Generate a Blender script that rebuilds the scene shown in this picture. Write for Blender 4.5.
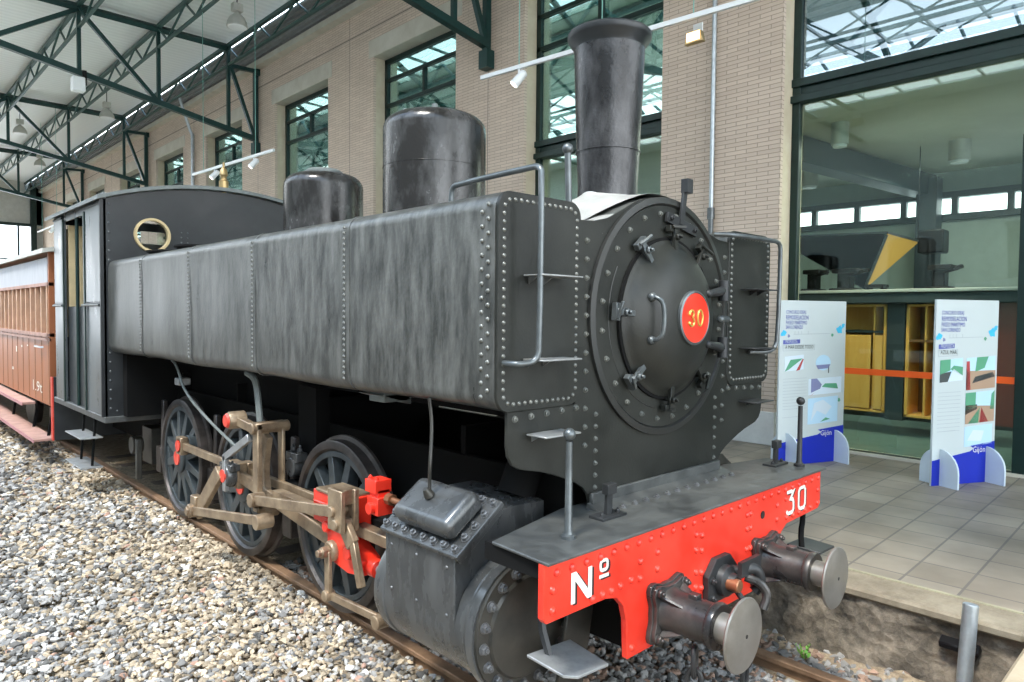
import bpy, math, random
import numpy as np
from mathutils import Vector, Matrix
random.seed(7)
S = bpy.context.scene
COL = S.collection
for o in list(bpy.data.objects):
    bpy.data.objects.remove(o)

# ------------------------------------------------------------------ camera
def cam_setup():
    f = 701.4; cx, cy = 512.0, 341.0
    def d(p):
        return Vector((p[0]-cx, -(p[1]-cy), -f)).normalized()
    yd = d((-160, 309)); xd = d((1245, 322))
    zd = xd.cross(yd).normalized()
    xd = yd.cross(zd).normalized()
    R = Matrix((xd, yd, zd))            # world = R @ cam
    c = bpy.data.cameras.new('camera'); o = bpy.data.objects.new('camera', c)
    COL.objects.link(o)
    c.sensor_width = 36; c.lens = f*36/1024; c.sensor_fit = 'HORIZONTAL'
    c.clip_start = .05; c.clip_end = 400
    o.matrix_world = Matrix.Translation((0, 0, 1.8)) @ R.to_4x4()
    S.camera = o
cam_setup()

# ------------------------------------------------------------------ world, sun, exposure
def world_setup():
    w = bpy.data.worlds.new('sky'); S.world = w; w.use_nodes = True
    nt = w.node_tree; N = nt.nodes; L = nt.links; N.clear()
    tc = N.new('ShaderNodeTexCoord'); sp = N.new('ShaderNodeSeparateXYZ')
    L.new(tc.outputs['Generated'], sp.inputs[0])
    cr = N.new('ShaderNodeValToRGB'); L.new(sp.outputs['Z'], cr.inputs[0])
    e = cr.color_ramp.elements
    e[0].position = 0.0; e[0].color = (.80, .86, .92, 1)
    e[1].position = .9; e[1].color = (.42, .62, .95, 1)
    m = e.new(.18); m.color = (.98, 1.0, 1.0, 1)
    m = e.new(.45); m.color = (.72, .86, 1.0, 1)
    bg = N.new('ShaderNodeBackground'); L.new(cr.outputs[0], bg.inputs[0]); bg.inputs[1].default_value = 4.2
    out = N.new('ShaderNodeOutputWorld'); L.new(bg.outputs[0], out.inputs[0])
world_setup()
sl = bpy.data.lights.new('sun', 'SUN'); sl.energy = 5.0; sl.angle = math.radians(12); sl.color = (1, .95, .85)
so = bpy.data.objects.new('sun', sl); COL.objects.link(so)
so.rotation_euler = Vector((.42, .10, -.78)).to_track_quat('-Z', 'Y').to_euler()
S.view_settings.view_transform = 'Standard'; S.view_settings.look = 'None'
S.view_settings.gamma = 1; S.view_settings.use_curve_mapping = False
S.view_settings.exposure = 0.46
S.cycles.max_bounces = 8; S.cycles.diffuse_bounces = 4; S.cycles.transparent_max_bounces = 12

# ------------------------------------------------------------------ materials
M = {}
def mat(name, col, rough=.5, metal=0, var=0.0, scale=6, streak=None, bump=0, spec=.5, col2=None, rvar=0, bscale=None, emit=None, coat=0, thr=(.35, .7)):
    m = bpy.data.materials.new(name); m.use_nodes = True
    nt = m.node_tree; N = nt.nodes; L = nt.links
    b = N['Principled BSDF']
    b.inputs['Roughness'].default_value = rough; b.inputs['Metallic'].default_value = metal
    b.inputs['Specular IOR Level'].default_value = spec
    if coat: b.inputs['Coat Weight'].default_value = coat; b.inputs['Coat Roughness'].default_value = .25
    b.inputs['Base Color'].default_value = (*col, 1)
    tc = N.new('ShaderNodeTexCoord'); mp = N.new('ShaderNodeMapping')
    L.new(tc.outputs['Object'], mp.inputs[0])
    if streak: mp.inputs['Scale'].default_value = streak
    if var or col2:
        n = N.new('ShaderNodeTexNoise'); n.inputs['Scale'].default_value = scale; n.inputs['Detail'].default_value = 6
        n.inputs['Roughness'].default_value = .65
        L.new(mp.outputs[0], n.inputs['Vector'])
        r = N.new('ShaderNodeValToRGB'); L.new(n.outputs[0], r.inputs[0])
        c2 = col2 if col2 else tuple(min(1, c*(1+var)) for c in col)
        c1 = col if col2 else tuple(c*(1-var) for c in col)
        r.color_ramp.elements[0].position = thr[0]; r.color_ramp.elements[0].color = (*c1, 1)
        r.color_ramp.elements[1].position = thr[1]; r.color_ramp.elements[1].color = (*c2, 1)
        L.new(r.outputs[0], b.inputs['Base Color'])
        if rvar:
            mr = N.new('ShaderNodeMapRange'); L.new(n.outputs[0], mr.inputs[0])
            mr.inputs[1].default_value = .3; mr.inputs[2].default_value = .7
            mr.inputs[3].default_value = rough-rvar; mr.inputs[4].default_value = rough+rvar
            L.new(mr.outputs[0], b.inputs['Roughness'])
    if bump:
        n2 = N.new('ShaderNodeTexNoise'); n2.inputs['Scale'].default_value = bscale or scale*4; n2.inputs['Detail'].default_value = 5
        L.new(tc.outputs['Object'], n2.inputs['Vector'])
        bp = N.new('ShaderNodeBump'); bp.inputs['Strength'].default_value = bump; bp.inputs['Distance'].default_value = .01
        L.new(n2.outputs[0], bp.inputs['Height']); L.new(bp.outputs[0], b.inputs['Normal'])
    if emit:
        b.inputs['Emission Color'].default_value = (*emit[0], 1); b.inputs['Emission Strength'].default_value = emit[1]
    M[name] = m
    return m
# black tank paint: worn, sooty, with pale vertical streaks
mat('tank_paint', (.050, .052, .049), .35, .28, scale=9.0, streak=(1, 1.6, .40), col2=(.145, .148, .138), rvar=.08, bump=.10, bscale=60, thr=(.38,.68))
mat('front_paint', (.012, .013, .011), .42, .0, scale=3, col2=(.026, .027, .023), rvar=.08, bump=.08, bscale=80, spec=.38)
mat('ring_metal', (.045, .046, .044), .3, .5)
mat('rivet_paint', (.17, .175, .16), .28, .45)
mat('dome_paint', (.022, .021, .020), .24, .3, scale=5, col2=(.10, .10, .10), rvar=.10, streak=(1, 1, .5), bump=.12, bscale=50, thr=(.42, .72))
mat('chimney_paint', (.016, .016, .017), .22, .35, scale=7, col2=(.085, .085, .088), rvar=.08, streak=(1, 1, .4), bump=.2, bscale=90, thr=(.38, .72))
mat('saddle_paint', (.40, .40, .38), .45, .1, var=.2)
mat('cab_paint', (.014, .016, .018), .42, .1, scale=3, col2=(.030, .034, .036), rvar=.08)
mat('cab_side', (.07, .08, .085), .32, .3, scale=3, streak=(1, 2.5, .5), col2=(.17, .185, .19), rvar=.1)
mat('roof_grey', (.16, .18, .175), .5, .1, var=.25)
mat('under_black', (.006, .006, .006), .85, spec=.15)
mat('deck_paint', (.05, .053, .053), .42, .2, scale=7, col2=(.11, .115, .11), rvar=.12, bump=.1)
mat('wheel_grey', (.030, .038, .042), .40, .2, scale=8, col2=(.07, .084, .09))
mat('tyre_steel', (.04, .035, .032), .38, .5, scale=8, col2=(.10, .085, .078))
mat('rod_steel', (.20, .14, .09), .42, .5, scale=9, col2=(.42, .32, .21), rvar=.1)
mat('bright_steel', (.5, .52, .53), .3, .8, var=.2)
mat('rail_pipe', (.13, .145, .15), .35, .6, var=.25, scale=10)
mat('red_paint', (.76, .028, .012), .34, 0, scale=5, col2=(.86, .055, .03), rvar=.05, coat=.2)
mat('red_dull', (.60, .04, .02), .42, 0, scale=9, col2=(.75, .09, .06))
mat('white_paint', (.82, .80, .72), .5, 0, var=.08)
mat('shadow_black', (.012, .012, .012), .5)
mat('buffer_metal', (.035, .036, .038), .33, .5, scale=7, col2=(.10, .092, .085), rvar=.12, bump=.1)
mat('buffer_face', (.20, .19, .17), .38, .6, scale=6, col2=(.30, .285, .26), rvar=.1)
mat('cyl_paint', (.05, .053, .054), .28, .4, scale=3, streak=(2, 2, .7), col2=(.12, .124, .124), rvar=.1, bump=.05)
mat('cyl_front', (.03, .03, .027), .36, .3, scale=4, col2=(.07, .066, .056))
mat('bolt_steel', (.14, .145, .15), .35, .5, var=.3, scale=30)
mat('copper', (.35, .17, .09), .4, .7, var=.2)
mat('brass', (.42, .30, .14), .35, .7, var=.2)
mat('gold', (.62, .42, .10), .35, .6)
mat('cream', (.62, .48, .26), .55, 0, var=.12)
mat('step_plate', (.33, .34, .34), .42, .5, var=.2, scale=12)
mat('dark_step', (.03, .032, .034), .45, .3, var=.3)
mat('coach_brown', (.30, .095, .032), .42, 0, scale=4, streak=(1, 3, .4), col2=(.38, .13, .05), rvar=.05)
mat('coach_post', (.50, .30, .19), .5, 0, var=.15)
mat('coach_white', (.36, .38, .41), .55, 0, scale=8, col2=(.50, .51, .54), streak=(1, 4, .4))
mat('coach_roof', (.58, .58, .52), .6, 0, var=.1)
mat('footboard', (.42, .25, .20), .6, 0, var=.2)
mat('rail_rust', (.20, .12, .07), .6, .3, scale=9, col2=(.32, .20, .12))
mat('rail_top', (.25, .17, .11), .4, .6, scale=8, col2=(.36, .27, .19))
mat('sleeper', (.12, .09, .07), .85, 0, var=.3)
mat('green_steel', (.008, .042, .038), .4, .2, var=.15)
mat('upper_roof', (.50, .54, .48), .6, 0, var=.05, scale=1)
mat('purlin_green', (.03, .085, .078), .45, .2, var=.15)
mat('frame_green', (.006, .024, .020), .4, .2, var=.2)
mat('concrete_reveal', (.56, .48, .34), .8, 0, scale=5, col2=(.64, .57, .43), bump=.1)
mat('concrete_lintel', (.50, .47, .39), .8, 0, scale=2, col2=(.62, .60, .52), bump=.1)
mat('joint_grey', (.20, .165, .14), .8)
mat('kerb_line', (.34, .32, .22), .8, 0, var=.2)
mat('stone_base', (.66, .66, .62), .75, 0, var=.08)
mat('soffit_grey', (.22, .23, .23), .6, 0, var=.15)
mat('wall_grey', (.50, .52, .49), .8, 0, var=.08)
mat('wall_left_grey', (.40, .40, .37), .8, 0, var=.1)
mat('lamp_grey', (.55, .55, .50), .45, .2, var=.1)
mat('white_plastic', (.82, .84, .84), .4, 0)
mat('galvanised', (.45, .50, .53), .35, .7, var=.15, scale=14)
mat('cord_green', (.20, .42, .36), .6)
mat('panel_white', (.56, .62, .62), .45, 0)
mat('panel_foot', (.60, .68, .74), .4, 0)
mat('panel_edge', (.45, .22, .22), .5, 0)
mat('panel_blue', (.006, .022, .42), .4, 0)
mat('print_navy', (.10, .12, .42), .5); mat('print_grey', (.42, .47, .50), .5); mat('print_cyan', (.05, .50, .78), .5)
mat('print_green', (.10, .35, .20), .5); mat('print_sky', (.50, .72, .88), .5); mat('print_dark', (.06, .07, .07), .5)
mat('print_red', (.45, .06, .06), .5); mat('print_tan', (.45, .30, .20), .5); mat('print_slate', (.22, .24, .42), .5)
mat('print_pale', (.66, .76, .84), .5)
mat('orange_tape', (.95, .13, .015), .4, 0)
mat('interior_floor', (.18, .28, .25), .25, 0, var=.1)
mat('interior_wall', (.30, .36, .33), .7, 0, var=.05)
mat('interior_ceiling', (.55, .54, .42), .6, 0, var=.08, scale=1)
mat('interior_beam', (.010, .028, .036), .5, .1)
mat('counter_top', (.45, .47, .46), .35, .2)
mat('cabinet_dark', (.035, .05, .06), .45)
mat('wood_orange', (.74, .38, .08), .45, 0, scale=3, streak=(1, 6, .4), col2=(.82, .46, .12))
mat('wood_brown', (.20, .10, .04), .5, 0, var=.2)
mat('red_brown', (.16, .025, .015), .5)
mat('machine_black', (.006, .006, .007), .5, spec=.2)
mat('screen_teal', (.66, .80, .80), .5)
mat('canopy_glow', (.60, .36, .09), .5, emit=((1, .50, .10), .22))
mat('lamp_glow', (1, .9, .7), .5, emit=((1, .62, .25), 3.5))
mat('spot_glow', (1, .95, .85), .5, emit=((1, .95, .85), 5))
mat('leaf_green', (.16, .42, .05), .5, 0, var=.2)
mat('tar_black', (.02, .02, .02), .6)
mat('pale_facade', (.78, .80, .80), .7, 0, var=.04)
mat('skylight_frame', (.55, .60, .60), .5, .1)
mat('yard_bounce', (.52, .50, .46), .9, 0, var=.05)
mat('dark_glass', (.50, .55, .58), .3)

def brick_mat():
    m = bpy.data.materials.new('brick'); m.use_nodes = True
    nt = m.node_tree; N = nt.nodes; L = nt.links; b = N['Principled BSDF']
    tc = N.new('ShaderNodeTexCoord'); sp = N.new('ShaderNodeSeparateXYZ'); cb = N.new('ShaderNodeCombineXYZ')
    L.new(tc.outputs['Object'], sp.inputs[0]); 
    ad = N.new('ShaderNodeMath'); ad.operation = 'ADD'
    L.new(sp.outputs['X'], ad.inputs[0]); L.new(sp.outputs['Y'], ad.inputs[1])
    L.new(ad.outputs[0], cb.inputs[0]); L.new(sp.outputs['Z'], cb.inputs[1])
    br = N.new('ShaderNodeTexBrick'); L.new(cb.outputs[0], br.inputs['Vector'])
    br.inputs['Scale'].default_value = 1; br.inputs['Brick Width'].default_value = .27; br.inputs['Row Height'].default_value = .048
    br.inputs['Mortar Size'].default_value = .0045; br.inputs['Mortar Smooth'].default_value = .2
    br.inputs['Color1'].default_value = (.60, .485, .39, 1); br.inputs['Color2'].default_value = (.68, .56, .455, 1)
    br.inputs['Mortar'].default_value = (.38, .30, .23, 1)
    n = N.new('ShaderNodeTexNoise'); n.inputs['Scale'].default_value = .8; L.new(tc.outputs['Object'], n.inputs['Vector'])
    mr = N.new('ShaderNodeMapRange'); L.new(n.outputs[0], mr.inputs[0]); mr.inputs[3].default_value = .85; mr.inputs[4].default_value = 1.12
    mx = N.new('ShaderNodeVectorMath'); mx.operation = 'SCALE'
    L.new(br.outputs['Color'], mx.inputs[0]); L.new(mr.outputs[0], mx.inputs['Scale'])
    L.new(mx.outputs[0], b.inputs['Base Color']); b.inputs['Roughness'].default_value = .75
    bp = N.new('ShaderNodeBump'); bp.inputs['Strength'].default_value = .6; bp.inputs['Distance'].default_value = .008; bp.invert = True
    L.new(br.outputs['Fac'], bp.inputs['Height']); L.new(bp.outputs[0], b.inputs['Normal'])
    M['brick'] = m
brick_mat()

def glass_mat(name, refl, tint, lo=.12, hi=.75):
    m = bpy.data.materials.new(name); m.use_nodes = True
    nt = m.node_tree; N = nt.nodes; L = nt.links; N.clear()
    out = N.new('ShaderNodeOutputMaterial'); mx = N.new('ShaderNodeMixShader')
    tr = N.new('ShaderNodeBsdfTransparent'); tr.inputs[0].default_value = (*tint, 1)
    gl = N.new('ShaderNodeBsdfGlossy'); gl.inputs['Roughness'].default_value = .01; gl.inputs[0].default_value = (*refl, 1)
    lw = N.new('ShaderNodeLayerWeight'); lw.inputs[0].default_value = .35
    mr = N.new('ShaderNodeMapRange'); L.new(lw.outputs['Fresnel'], mr.inputs[0]); mr.inputs[3].default_value = lo; mr.inputs[4].default_value = hi
    L.new(mr.outputs[0], mx.inputs[0]); L.new(tr.outputs[0], mx.inputs[1]); L.new(gl.outputs[0], mx.inputs[2]); L.new(mx.outputs[0], out.inputs[0])
    M[name] = m
glass_mat('glass', (.85, .95, .93), (.84, .93, .89), .035, .40)
glass_mat('glass_upper', (.80, .93, .90), (.55, .66, .64), .12, .6)
glass_mat('glass_sky', (.80, .90, .95), (.42, .47, .50), .10, .5)
glass_mat('glass_clear', (.9, .95, .95), (.95, .97, .97), .04, .6)

def tile_mat():
    m = bpy.data.materials.new('platform_tiles'); m.use_nodes = True
    nt = m.node_tree; N = nt.nodes; L = nt.links; b = N['Principled BSDF']
    tc = N.new('ShaderNodeTexCoord'); mp = N.new('ShaderNodeMapping'); L.new(tc.outputs['Object'], mp.inputs[0])
    mp.inputs['Rotation'].default_value = (0, 0, math.radians(-1.6))
    mp.inputs['Location'].default_value = (.14, .145, 0)
    br = N.new('ShaderNodeTexBrick'); L.new(mp.outputs[0], br.inputs['Vector'])
    br.offset = 0.0
    br.inputs['Scale'].default_value = 1; br.inputs['Brick Width'].default_value = .31; br.inputs['Row Height'].default_value = .285
    br.inputs['Mortar Size'].default_value = .007
    br.inputs['Color1'].default_value = (.215, .18, .14, 1); br.inputs['Color2'].default_value = (.28, .24, .19, 1)
    br.inputs['Mortar'].default_value = (.13, .115, .10, 1)
    n = N.new('ShaderNodeTexNoise'); n.inputs['Scale'].default_value = 2.2; n.inputs['Detail'].default_value = 6; L.new(tc.outputs['Object'], n.inputs['Vector'])
    mr = N.new('ShaderNodeMapRange'); L.new(n.outputs[0], mr.inputs[0]); mr.inputs[1].default_value = .3; mr.inputs[2].default_value = .7
    mr.inputs[3].default_value = .75; mr.inputs[4].default_value = 1.3
    mx = N.new('ShaderNodeVectorMath'); mx.operation = 'SCALE'
    L.new(br.outputs['Color'], mx.inputs[0]); L.new(mr.outputs[0], mx.inputs['Scale'])
    L.new(mx.outputs[0], b.inputs['Base Color']); b.inputs['Roughness'].default_value = .55
    M['platform_tiles'] = m
tile_mat()

def dirt_mat(name, c1, c2, c3, scale=9, bump=.6):
    m = bpy.data.materials.new(name); m.use_nodes = True
    nt = m.node_tree; N = nt.nodes; L = nt.links; b = N['Principled BSDF']
    tc = N.new('ShaderNodeTexCoord')
    n = N.new('ShaderNodeTexNoise'); n.inputs['Scale'].default_value = scale; n.inputs['Detail'].default_value = 10; n.inputs['Roughness'].default_value = .75
    L.new(tc.outputs['Object'], n.inputs['Vector'])
    r = N.new('ShaderNodeValToRGB'); L.new(n.outputs[0], r.inputs[0]); e = r.color_ramp.elements
    e[0].position = .32; e[0].color = (*c1, 1); e[1].position = .68; e[1].color = (*c3, 1); k = e.new(.5); k.color = (*c2, 1)
    L.new(r.outputs[0], b.inputs['Base Color']); b.inputs['Roughness'].default_value = .9
    v = N.new('ShaderNodeTexVoronoi'); v.inputs['Scale'].default_value = scale*3; L.new(tc.outputs['Object'], v.inputs['Vector'])
    ad = N.new('ShaderNodeMath'); L.new(v.outputs['Distance'], ad.inputs[0]); L.new(n.outputs[0], ad.inputs[1])
    bp = N.new('ShaderNodeBump'); bp.inputs['Strength'].default_value = bump; bp.inputs['Distance'].default_value = .02
    L.new(ad.outputs[0], bp.inputs['Height']); L.new(bp.outputs[0], b.inputs['Normal'])
    M[name] = m
dirt_mat('ballast_ground', (.12, .09, .06), (.27, .21, .14), (.40, .33, .23), 14)
dirt_mat('rough_concrete', (.03, .026, .02), (.15, .125, .095), (.30, .25, .19), 5, 1.0)
dirt_mat('kerb', (.14, .115, .08), (.23, .195, .14), (.31, .27, .20), 4, .3)
dirt_mat('slab_concrete', (.28, .23, .155), (.36, .30, .21), (.42, .36, .26), 3, .1)

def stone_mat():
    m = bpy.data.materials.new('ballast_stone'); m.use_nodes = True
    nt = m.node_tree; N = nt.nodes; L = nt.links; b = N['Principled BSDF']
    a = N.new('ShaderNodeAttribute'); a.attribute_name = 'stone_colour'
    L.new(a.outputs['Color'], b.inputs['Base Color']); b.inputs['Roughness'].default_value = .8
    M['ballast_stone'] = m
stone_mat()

def ceiling_mat():
    m = bpy.data.materials.new('ceiling_panel'); m.use_nodes = True
    nt = m.node_tree; N = nt.nodes; L = nt.links; b = N['Principled BSDF']
    tc = N.new('ShaderNodeTexCoord')
    w = N.new('ShaderNodeTexWave'); w.wave_type = 'BANDS'; w.bands_direction = 'Y'; w.inputs['Scale'].default_value = 1.6
    L.new(tc.outputs['Object'], w.inputs['Vector'])
    r = N.new('ShaderNodeValToRGB'); L.new(w.outputs[0], r.inputs[0]); e = r.color_ramp.elements
    e[0].color = (.74, .78, .77, 1); e[1].color = (.80, .84, .83, 1)
    L.new(r.outputs[0], b.inputs['Base Color']); b.inputs['Roughness'].default_value = .45
    bp = N.new('ShaderNodeBump'); bp.inputs['Strength'].default_value = .3; bp.inputs['Distance'].default_value = .02
    L.new(w.outputs[0], bp.inputs['Height']); L.new(bp.outputs[0], b.inputs['Normal'])
    M['ceiling_panel'] = m
ceiling_mat()

# ------------------------------------------------------------------ mesh builder
W = {}     # world origin of every object
def V(*a): return Vector(a)
class MB:
    def __init__(s): s.v = []; s.f = []; s.mi = []; s.cur = 0
    def add(s, vs, fs):
        b = len(s.v); s.v += [tuple(p) for p in vs]
        for f in fs: s.f.append(tuple(i+b for i in f)); s.mi.append(s.cur)
        return s
    def m(s, i): s.cur = i; return s
    def bx(s, x0, x1, y0, y1, z0, z1):
        vs = [(x, y, z) for x in (x0, x1) for y in (y0, y1) for z in (z0, z1)]
        return s.add(vs, [(0, 1, 3, 2), (4, 6, 7, 5), (0, 4, 5, 1), (2, 3, 7, 6), (0, 2, 6, 4), (1, 5, 7, 3)])
    def bar(s, p0, p1, w, t, up=(1, 0, 0)):
        """box beam from p0 to p1, t thick along `up`, w across."""
        p0, p1 = Vector(p0), Vector(p1); d = (p1-p0).normalized(); u = Vector(up)
        u = (u-d*u.dot(d)); u = u.normalized() if u.length > 1e-6 else d.orthogonal().normalized()
        n = d.cross(u)
        vs = [p+n*(a*w/2)+u*(b*t/2) for p in (p0, p1) for a in (-1, 1) for b in (-1, 1)]
        return s.add(vs, [(0, 1, 3, 2), (4, 6, 7, 5), (0, 4, 5, 1), (2, 3, 7, 6), (0, 2, 6, 4), (1, 5, 7, 3)])
    def lathe(s, o, ax, prof, n=24, cap=True):
        """prof: list of (radius, distance along axis)."""
        o = Vector(o); a = Vector(ax).normalized(); u = a.orthogonal().normalized(); w = a.cross(u)
        if abs(a.z) < .9: 
            u = Vector((0, 0, 1)); u = (u-a*u.dot(a)).normalized(); w = a.cross(u)
        vs = []
        for r, h in prof:
            for i in range(n):
                t = 2*math.pi*i/n; vs.append(o+a*h+(u*math.cos(t)+w*math.sin(t))*r)
        fs = []
        for k in range(len(prof)-1):
            for i in range(n):
                j = (i+1) % n; fs.append((k*n+i, k*n+j, (k+1)*n+j, (k+1)*n+i))
        if cap:
            fs.append(tuple(range(n))[::-1]); fs.append(tuple((len(prof)-1)*n+i for i in range(n)))
        return s.add(vs, fs)
    def cyl(s, p0, p1, r, r2=None, n=20):
        p0, p1 = Vector(p0), Vector(p1)
        return s.lathe(p0, p1-p0, [(r, 0), (r if r2 is None else r2, (p1-p0).length)], n)
    def tube(s, pts, r, n=10):
        pts = [Vector(p) for p in pts]; k = len(pts)
        u = None; vs = []
        for i, p in enumerate(pts):
            t = (pts[min(i+1, k-1)]-pts[max(i-1, 0)]).normalized()
            if u is None: u = t.orthogonal().normalized()
            u = (u-t*u.dot(t)).normalized(); w = t.cross(u)
            rr = r[i] if isinstance(r, (list, tuple)) else r
            for j in range(n):
                a = 2*math.pi*j/n; vs.append(p+(u*math.cos(a)+w*math.sin(a))*rr)
        fs = [(i*n+j, i*n+(j+1) % n, (i+1)*n+(j+1) % n, (i+1)*n+j) for i in range(k-1) for j in range(n)]
        fs.append(tuple(range(n))[::-1]); fs.append(tuple((k-1)*n+j for j in range(n)))
        return s.add(vs, fs)
    def prism(s, poly, to3, n):
        """poly of 2-D points, to3 maps (a,b)->Vector, n = extrusion vector."""
        n = Vector(n); k = len(poly); P = [Vector(to3(*p)) for p in poly]
        vs = P+[p+n for p in P]
        fs = [tuple(range(k))[::-1], tuple(range(k, 2*k))]+[(i, (i+1) % k, k+(i+1) % k, k+i) for i in range(k)]
        return s.add(vs, fs)
    def rivet(s, p, nrm, r=.011, h=None, n=7):
        h = h or r*.8
        return s.lathe(p, nrm, [(r, 0), (r*.86, h*.5), (r*.45, h*.9), (r*.05, h)], n)
    def hexbolt(s, p, nrm, r=.014, h=.012):
        p = Vector(p); a = Vector(nrm).normalized()
        s.lathe(p, a, [(r*1.25, 0), (r*1.25, h*.25)], 12)
        s.lathe(p, a, [(r, h*.25), (r, h), (r*.8, h*1.15)], 6)
        return s.lathe(p, a, [(r*.5, h), (r*.5, h*1.7)], 8)
    def ball(s, c, r, n=14):
        pr = [(max(1e-4, r*math.sin(math.pi*i/10)), -r*math.cos(math.pi*i/10)) for i in range(11)]
        return s.lathe(c, (0, 0, 1), pr, n)
    def stroke(s, pts, w, to3, n, closed=False):
        """flat lettering stroke along 2-D pts with mitred joints."""
        k = len(pts); P = [Vector((*p, 0)) for p in pts]; L_, R_ = [], []
        for i in range(k):
            a = P[i-1] if (i > 0 or closed) else None; c = P[(i+1) % k] if (i < k-1 or closed) else None
            d1 = (P[i]-a).normalized() if a is not None else None; d2 = (c-P[i]).normalized() if c is not None else None
            if d1 is None: d1 = d2
            if d2 is None: d2 = d1
            n1 = Vector((-d1.y, d1.x, 0)); n2 = Vector((-d2.y, d2.x, 0)); mm = (n1+n2)
            mm = mm.normalized() if mm.length > .01 else n1
            q = mm*(w/2/max(.35, mm.dot(n1)))
            L_.append(P[i]+q); R_.append(P[i]-q)
        for i in range(k if closed else k-1):
            j = (i+1) % k
            s.prism([tuple(L_[i][:2]), tuple(L_[j][:2]), tuple(R_[j][:2]), tuple(R_[i][:2])], to3, n)
        return s
    def build(s, name, mats, parent=None, bevel=0, smooth=35, origin=None, seg=1):
        me = bpy.data.meshes.new(name); v = np.array(s.v, dtype=float)
        if parent is not None: org = W[parent.name]
        elif origin is not None: org = Vector(origin)
        else:
            lo, hi = v.min(0), v.max(0); org = Vector(((lo[0]+hi[0])/2, (lo[1]+hi[1])/2, lo[2]))
        me.from_pydata([tuple(p) for p in (v-np.array(org))], [], s.f)
        if not isinstance(mats, (list, tuple)): mats = [mats]
        for m_ in mats: me.materials.append(M[m_])
        if len(mats) > 1: me.polygons.foreach_set('material_index', s.mi)
        me.validate(); me.update()
        import bmesh
        b = bmesh.new(); b.from_mesh(me); bmesh.ops.recalc_face_normals(b, faces=b.faces); b.to_mesh(me); b.free()
        if smooth:
            me.shade_smooth(); me.set_sharp_from_angle(angle=math.radians(smooth))
        o = bpy.data.objects.new(name, me); COL.objects.link(o)
        if parent is not None: o.parent = parent
        else: o.location = org
        W[o.name] = org
        if bevel:
            bm_ = o.modifiers.new('bevel', 'BEVEL'); bm_.width = bevel; bm_.segments = seg; bm_.limit_method = 'ANGLE'; bm_.angle_limit = math.radians(40)
            bm_.harden_normals = False
        return o
def tag(o, label=None, cat=None, group=None, kind=None):
    if label: o['label'] = label
    if cat: o['category'] = cat
    if group: o['group'] = group
    if kind: o['kind'] = kind
    return o
def thing(name, loc, label, cat, group=None):
    o = bpy.data.objects.new(name, None); COL.objects.link(o); o.location = loc; o.empty_display_size = .1
    W[o.name] = Vector(loc); return tag(o, label, cat, group)
def struct(mb, name, mats, **k):
    return tag(mb.build(name, mats, **k), kind='structure')
def copy_tree(o, parent=None):
    c = o.copy(); COL.objects.link(c)
    if parent is not None: c.parent = parent
    for ch in list(o.children): copy_tree(ch, c)
    return c
def text_mesh(txt, size, to3, depth, mb, sx=1.0, align='LEFT'):
    cu = bpy.data.curves.new('t', 'FONT'); cu.body = txt; cu.size = size; cu.align_x = align; cu.resolution_u = 2
    ob = bpy.data.objects.new('t', cu); COL.objects.link(ob)
    dg = bpy.context.evaluated_depsgraph_get(); me = bpy.data.meshes.new_from_object(ob.evaluated_get(dg))
    vs = [Vector(to3(v.co.x*sx, v.co.y)) for v in me.vertices]; fs = [tuple(p.vertices) for p in me.polygons]
    n = Vector(depth)
    mb.add([p+n for p in vs], fs)
    bpy.data.objects.remove(ob); bpy.data.meshes.remove(me); bpy.data.curves.remove(cu)
def arc(cx, cy, r, a0, a1, n=8):
    return [(cx+r*math.cos(math.radians(a0+(a1-a0)*i/n)), cy+r*math.sin(math.radians(a0+(a1-a0)*i/n))) for i in range(n+1)]
def rrect(x0, x1, z0, z1, r, n=6):
    return arc(x1-r, z1-r, r, 0, 90, n)+arc(x0+r, z1-r, r, 90, 180, n)+arc(x0+r, z0+r, r, 180, 270, n)+arc(x1-r, z0+r, r, 270, 360, n)
def walk(poly, step, closed=True):
    """evenly spaced points on a polyline"""
    P = [Vector((*p, 0)) for p in poly]
    if closed: P = P+[P[0]]
    L_ = sum((P[i+1]-P[i]).length for i in range(len(P)-1)); k = max(1, round(L_/step)); st = L_/k
    out = []; acc = 0; nxt = 0
    for i in range(len(P)-1):
        d = (P[i+1]-P[i]).length
        while nxt <= acc+d+1e-9 and len(out) < k+(0 if closed else 1):
            q = P[i].lerp(P[i+1], (nxt-acc)/d if d > 0 else 0); out.append((q.x, q.y)); nxt += st
        acc += d
    return out
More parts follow.
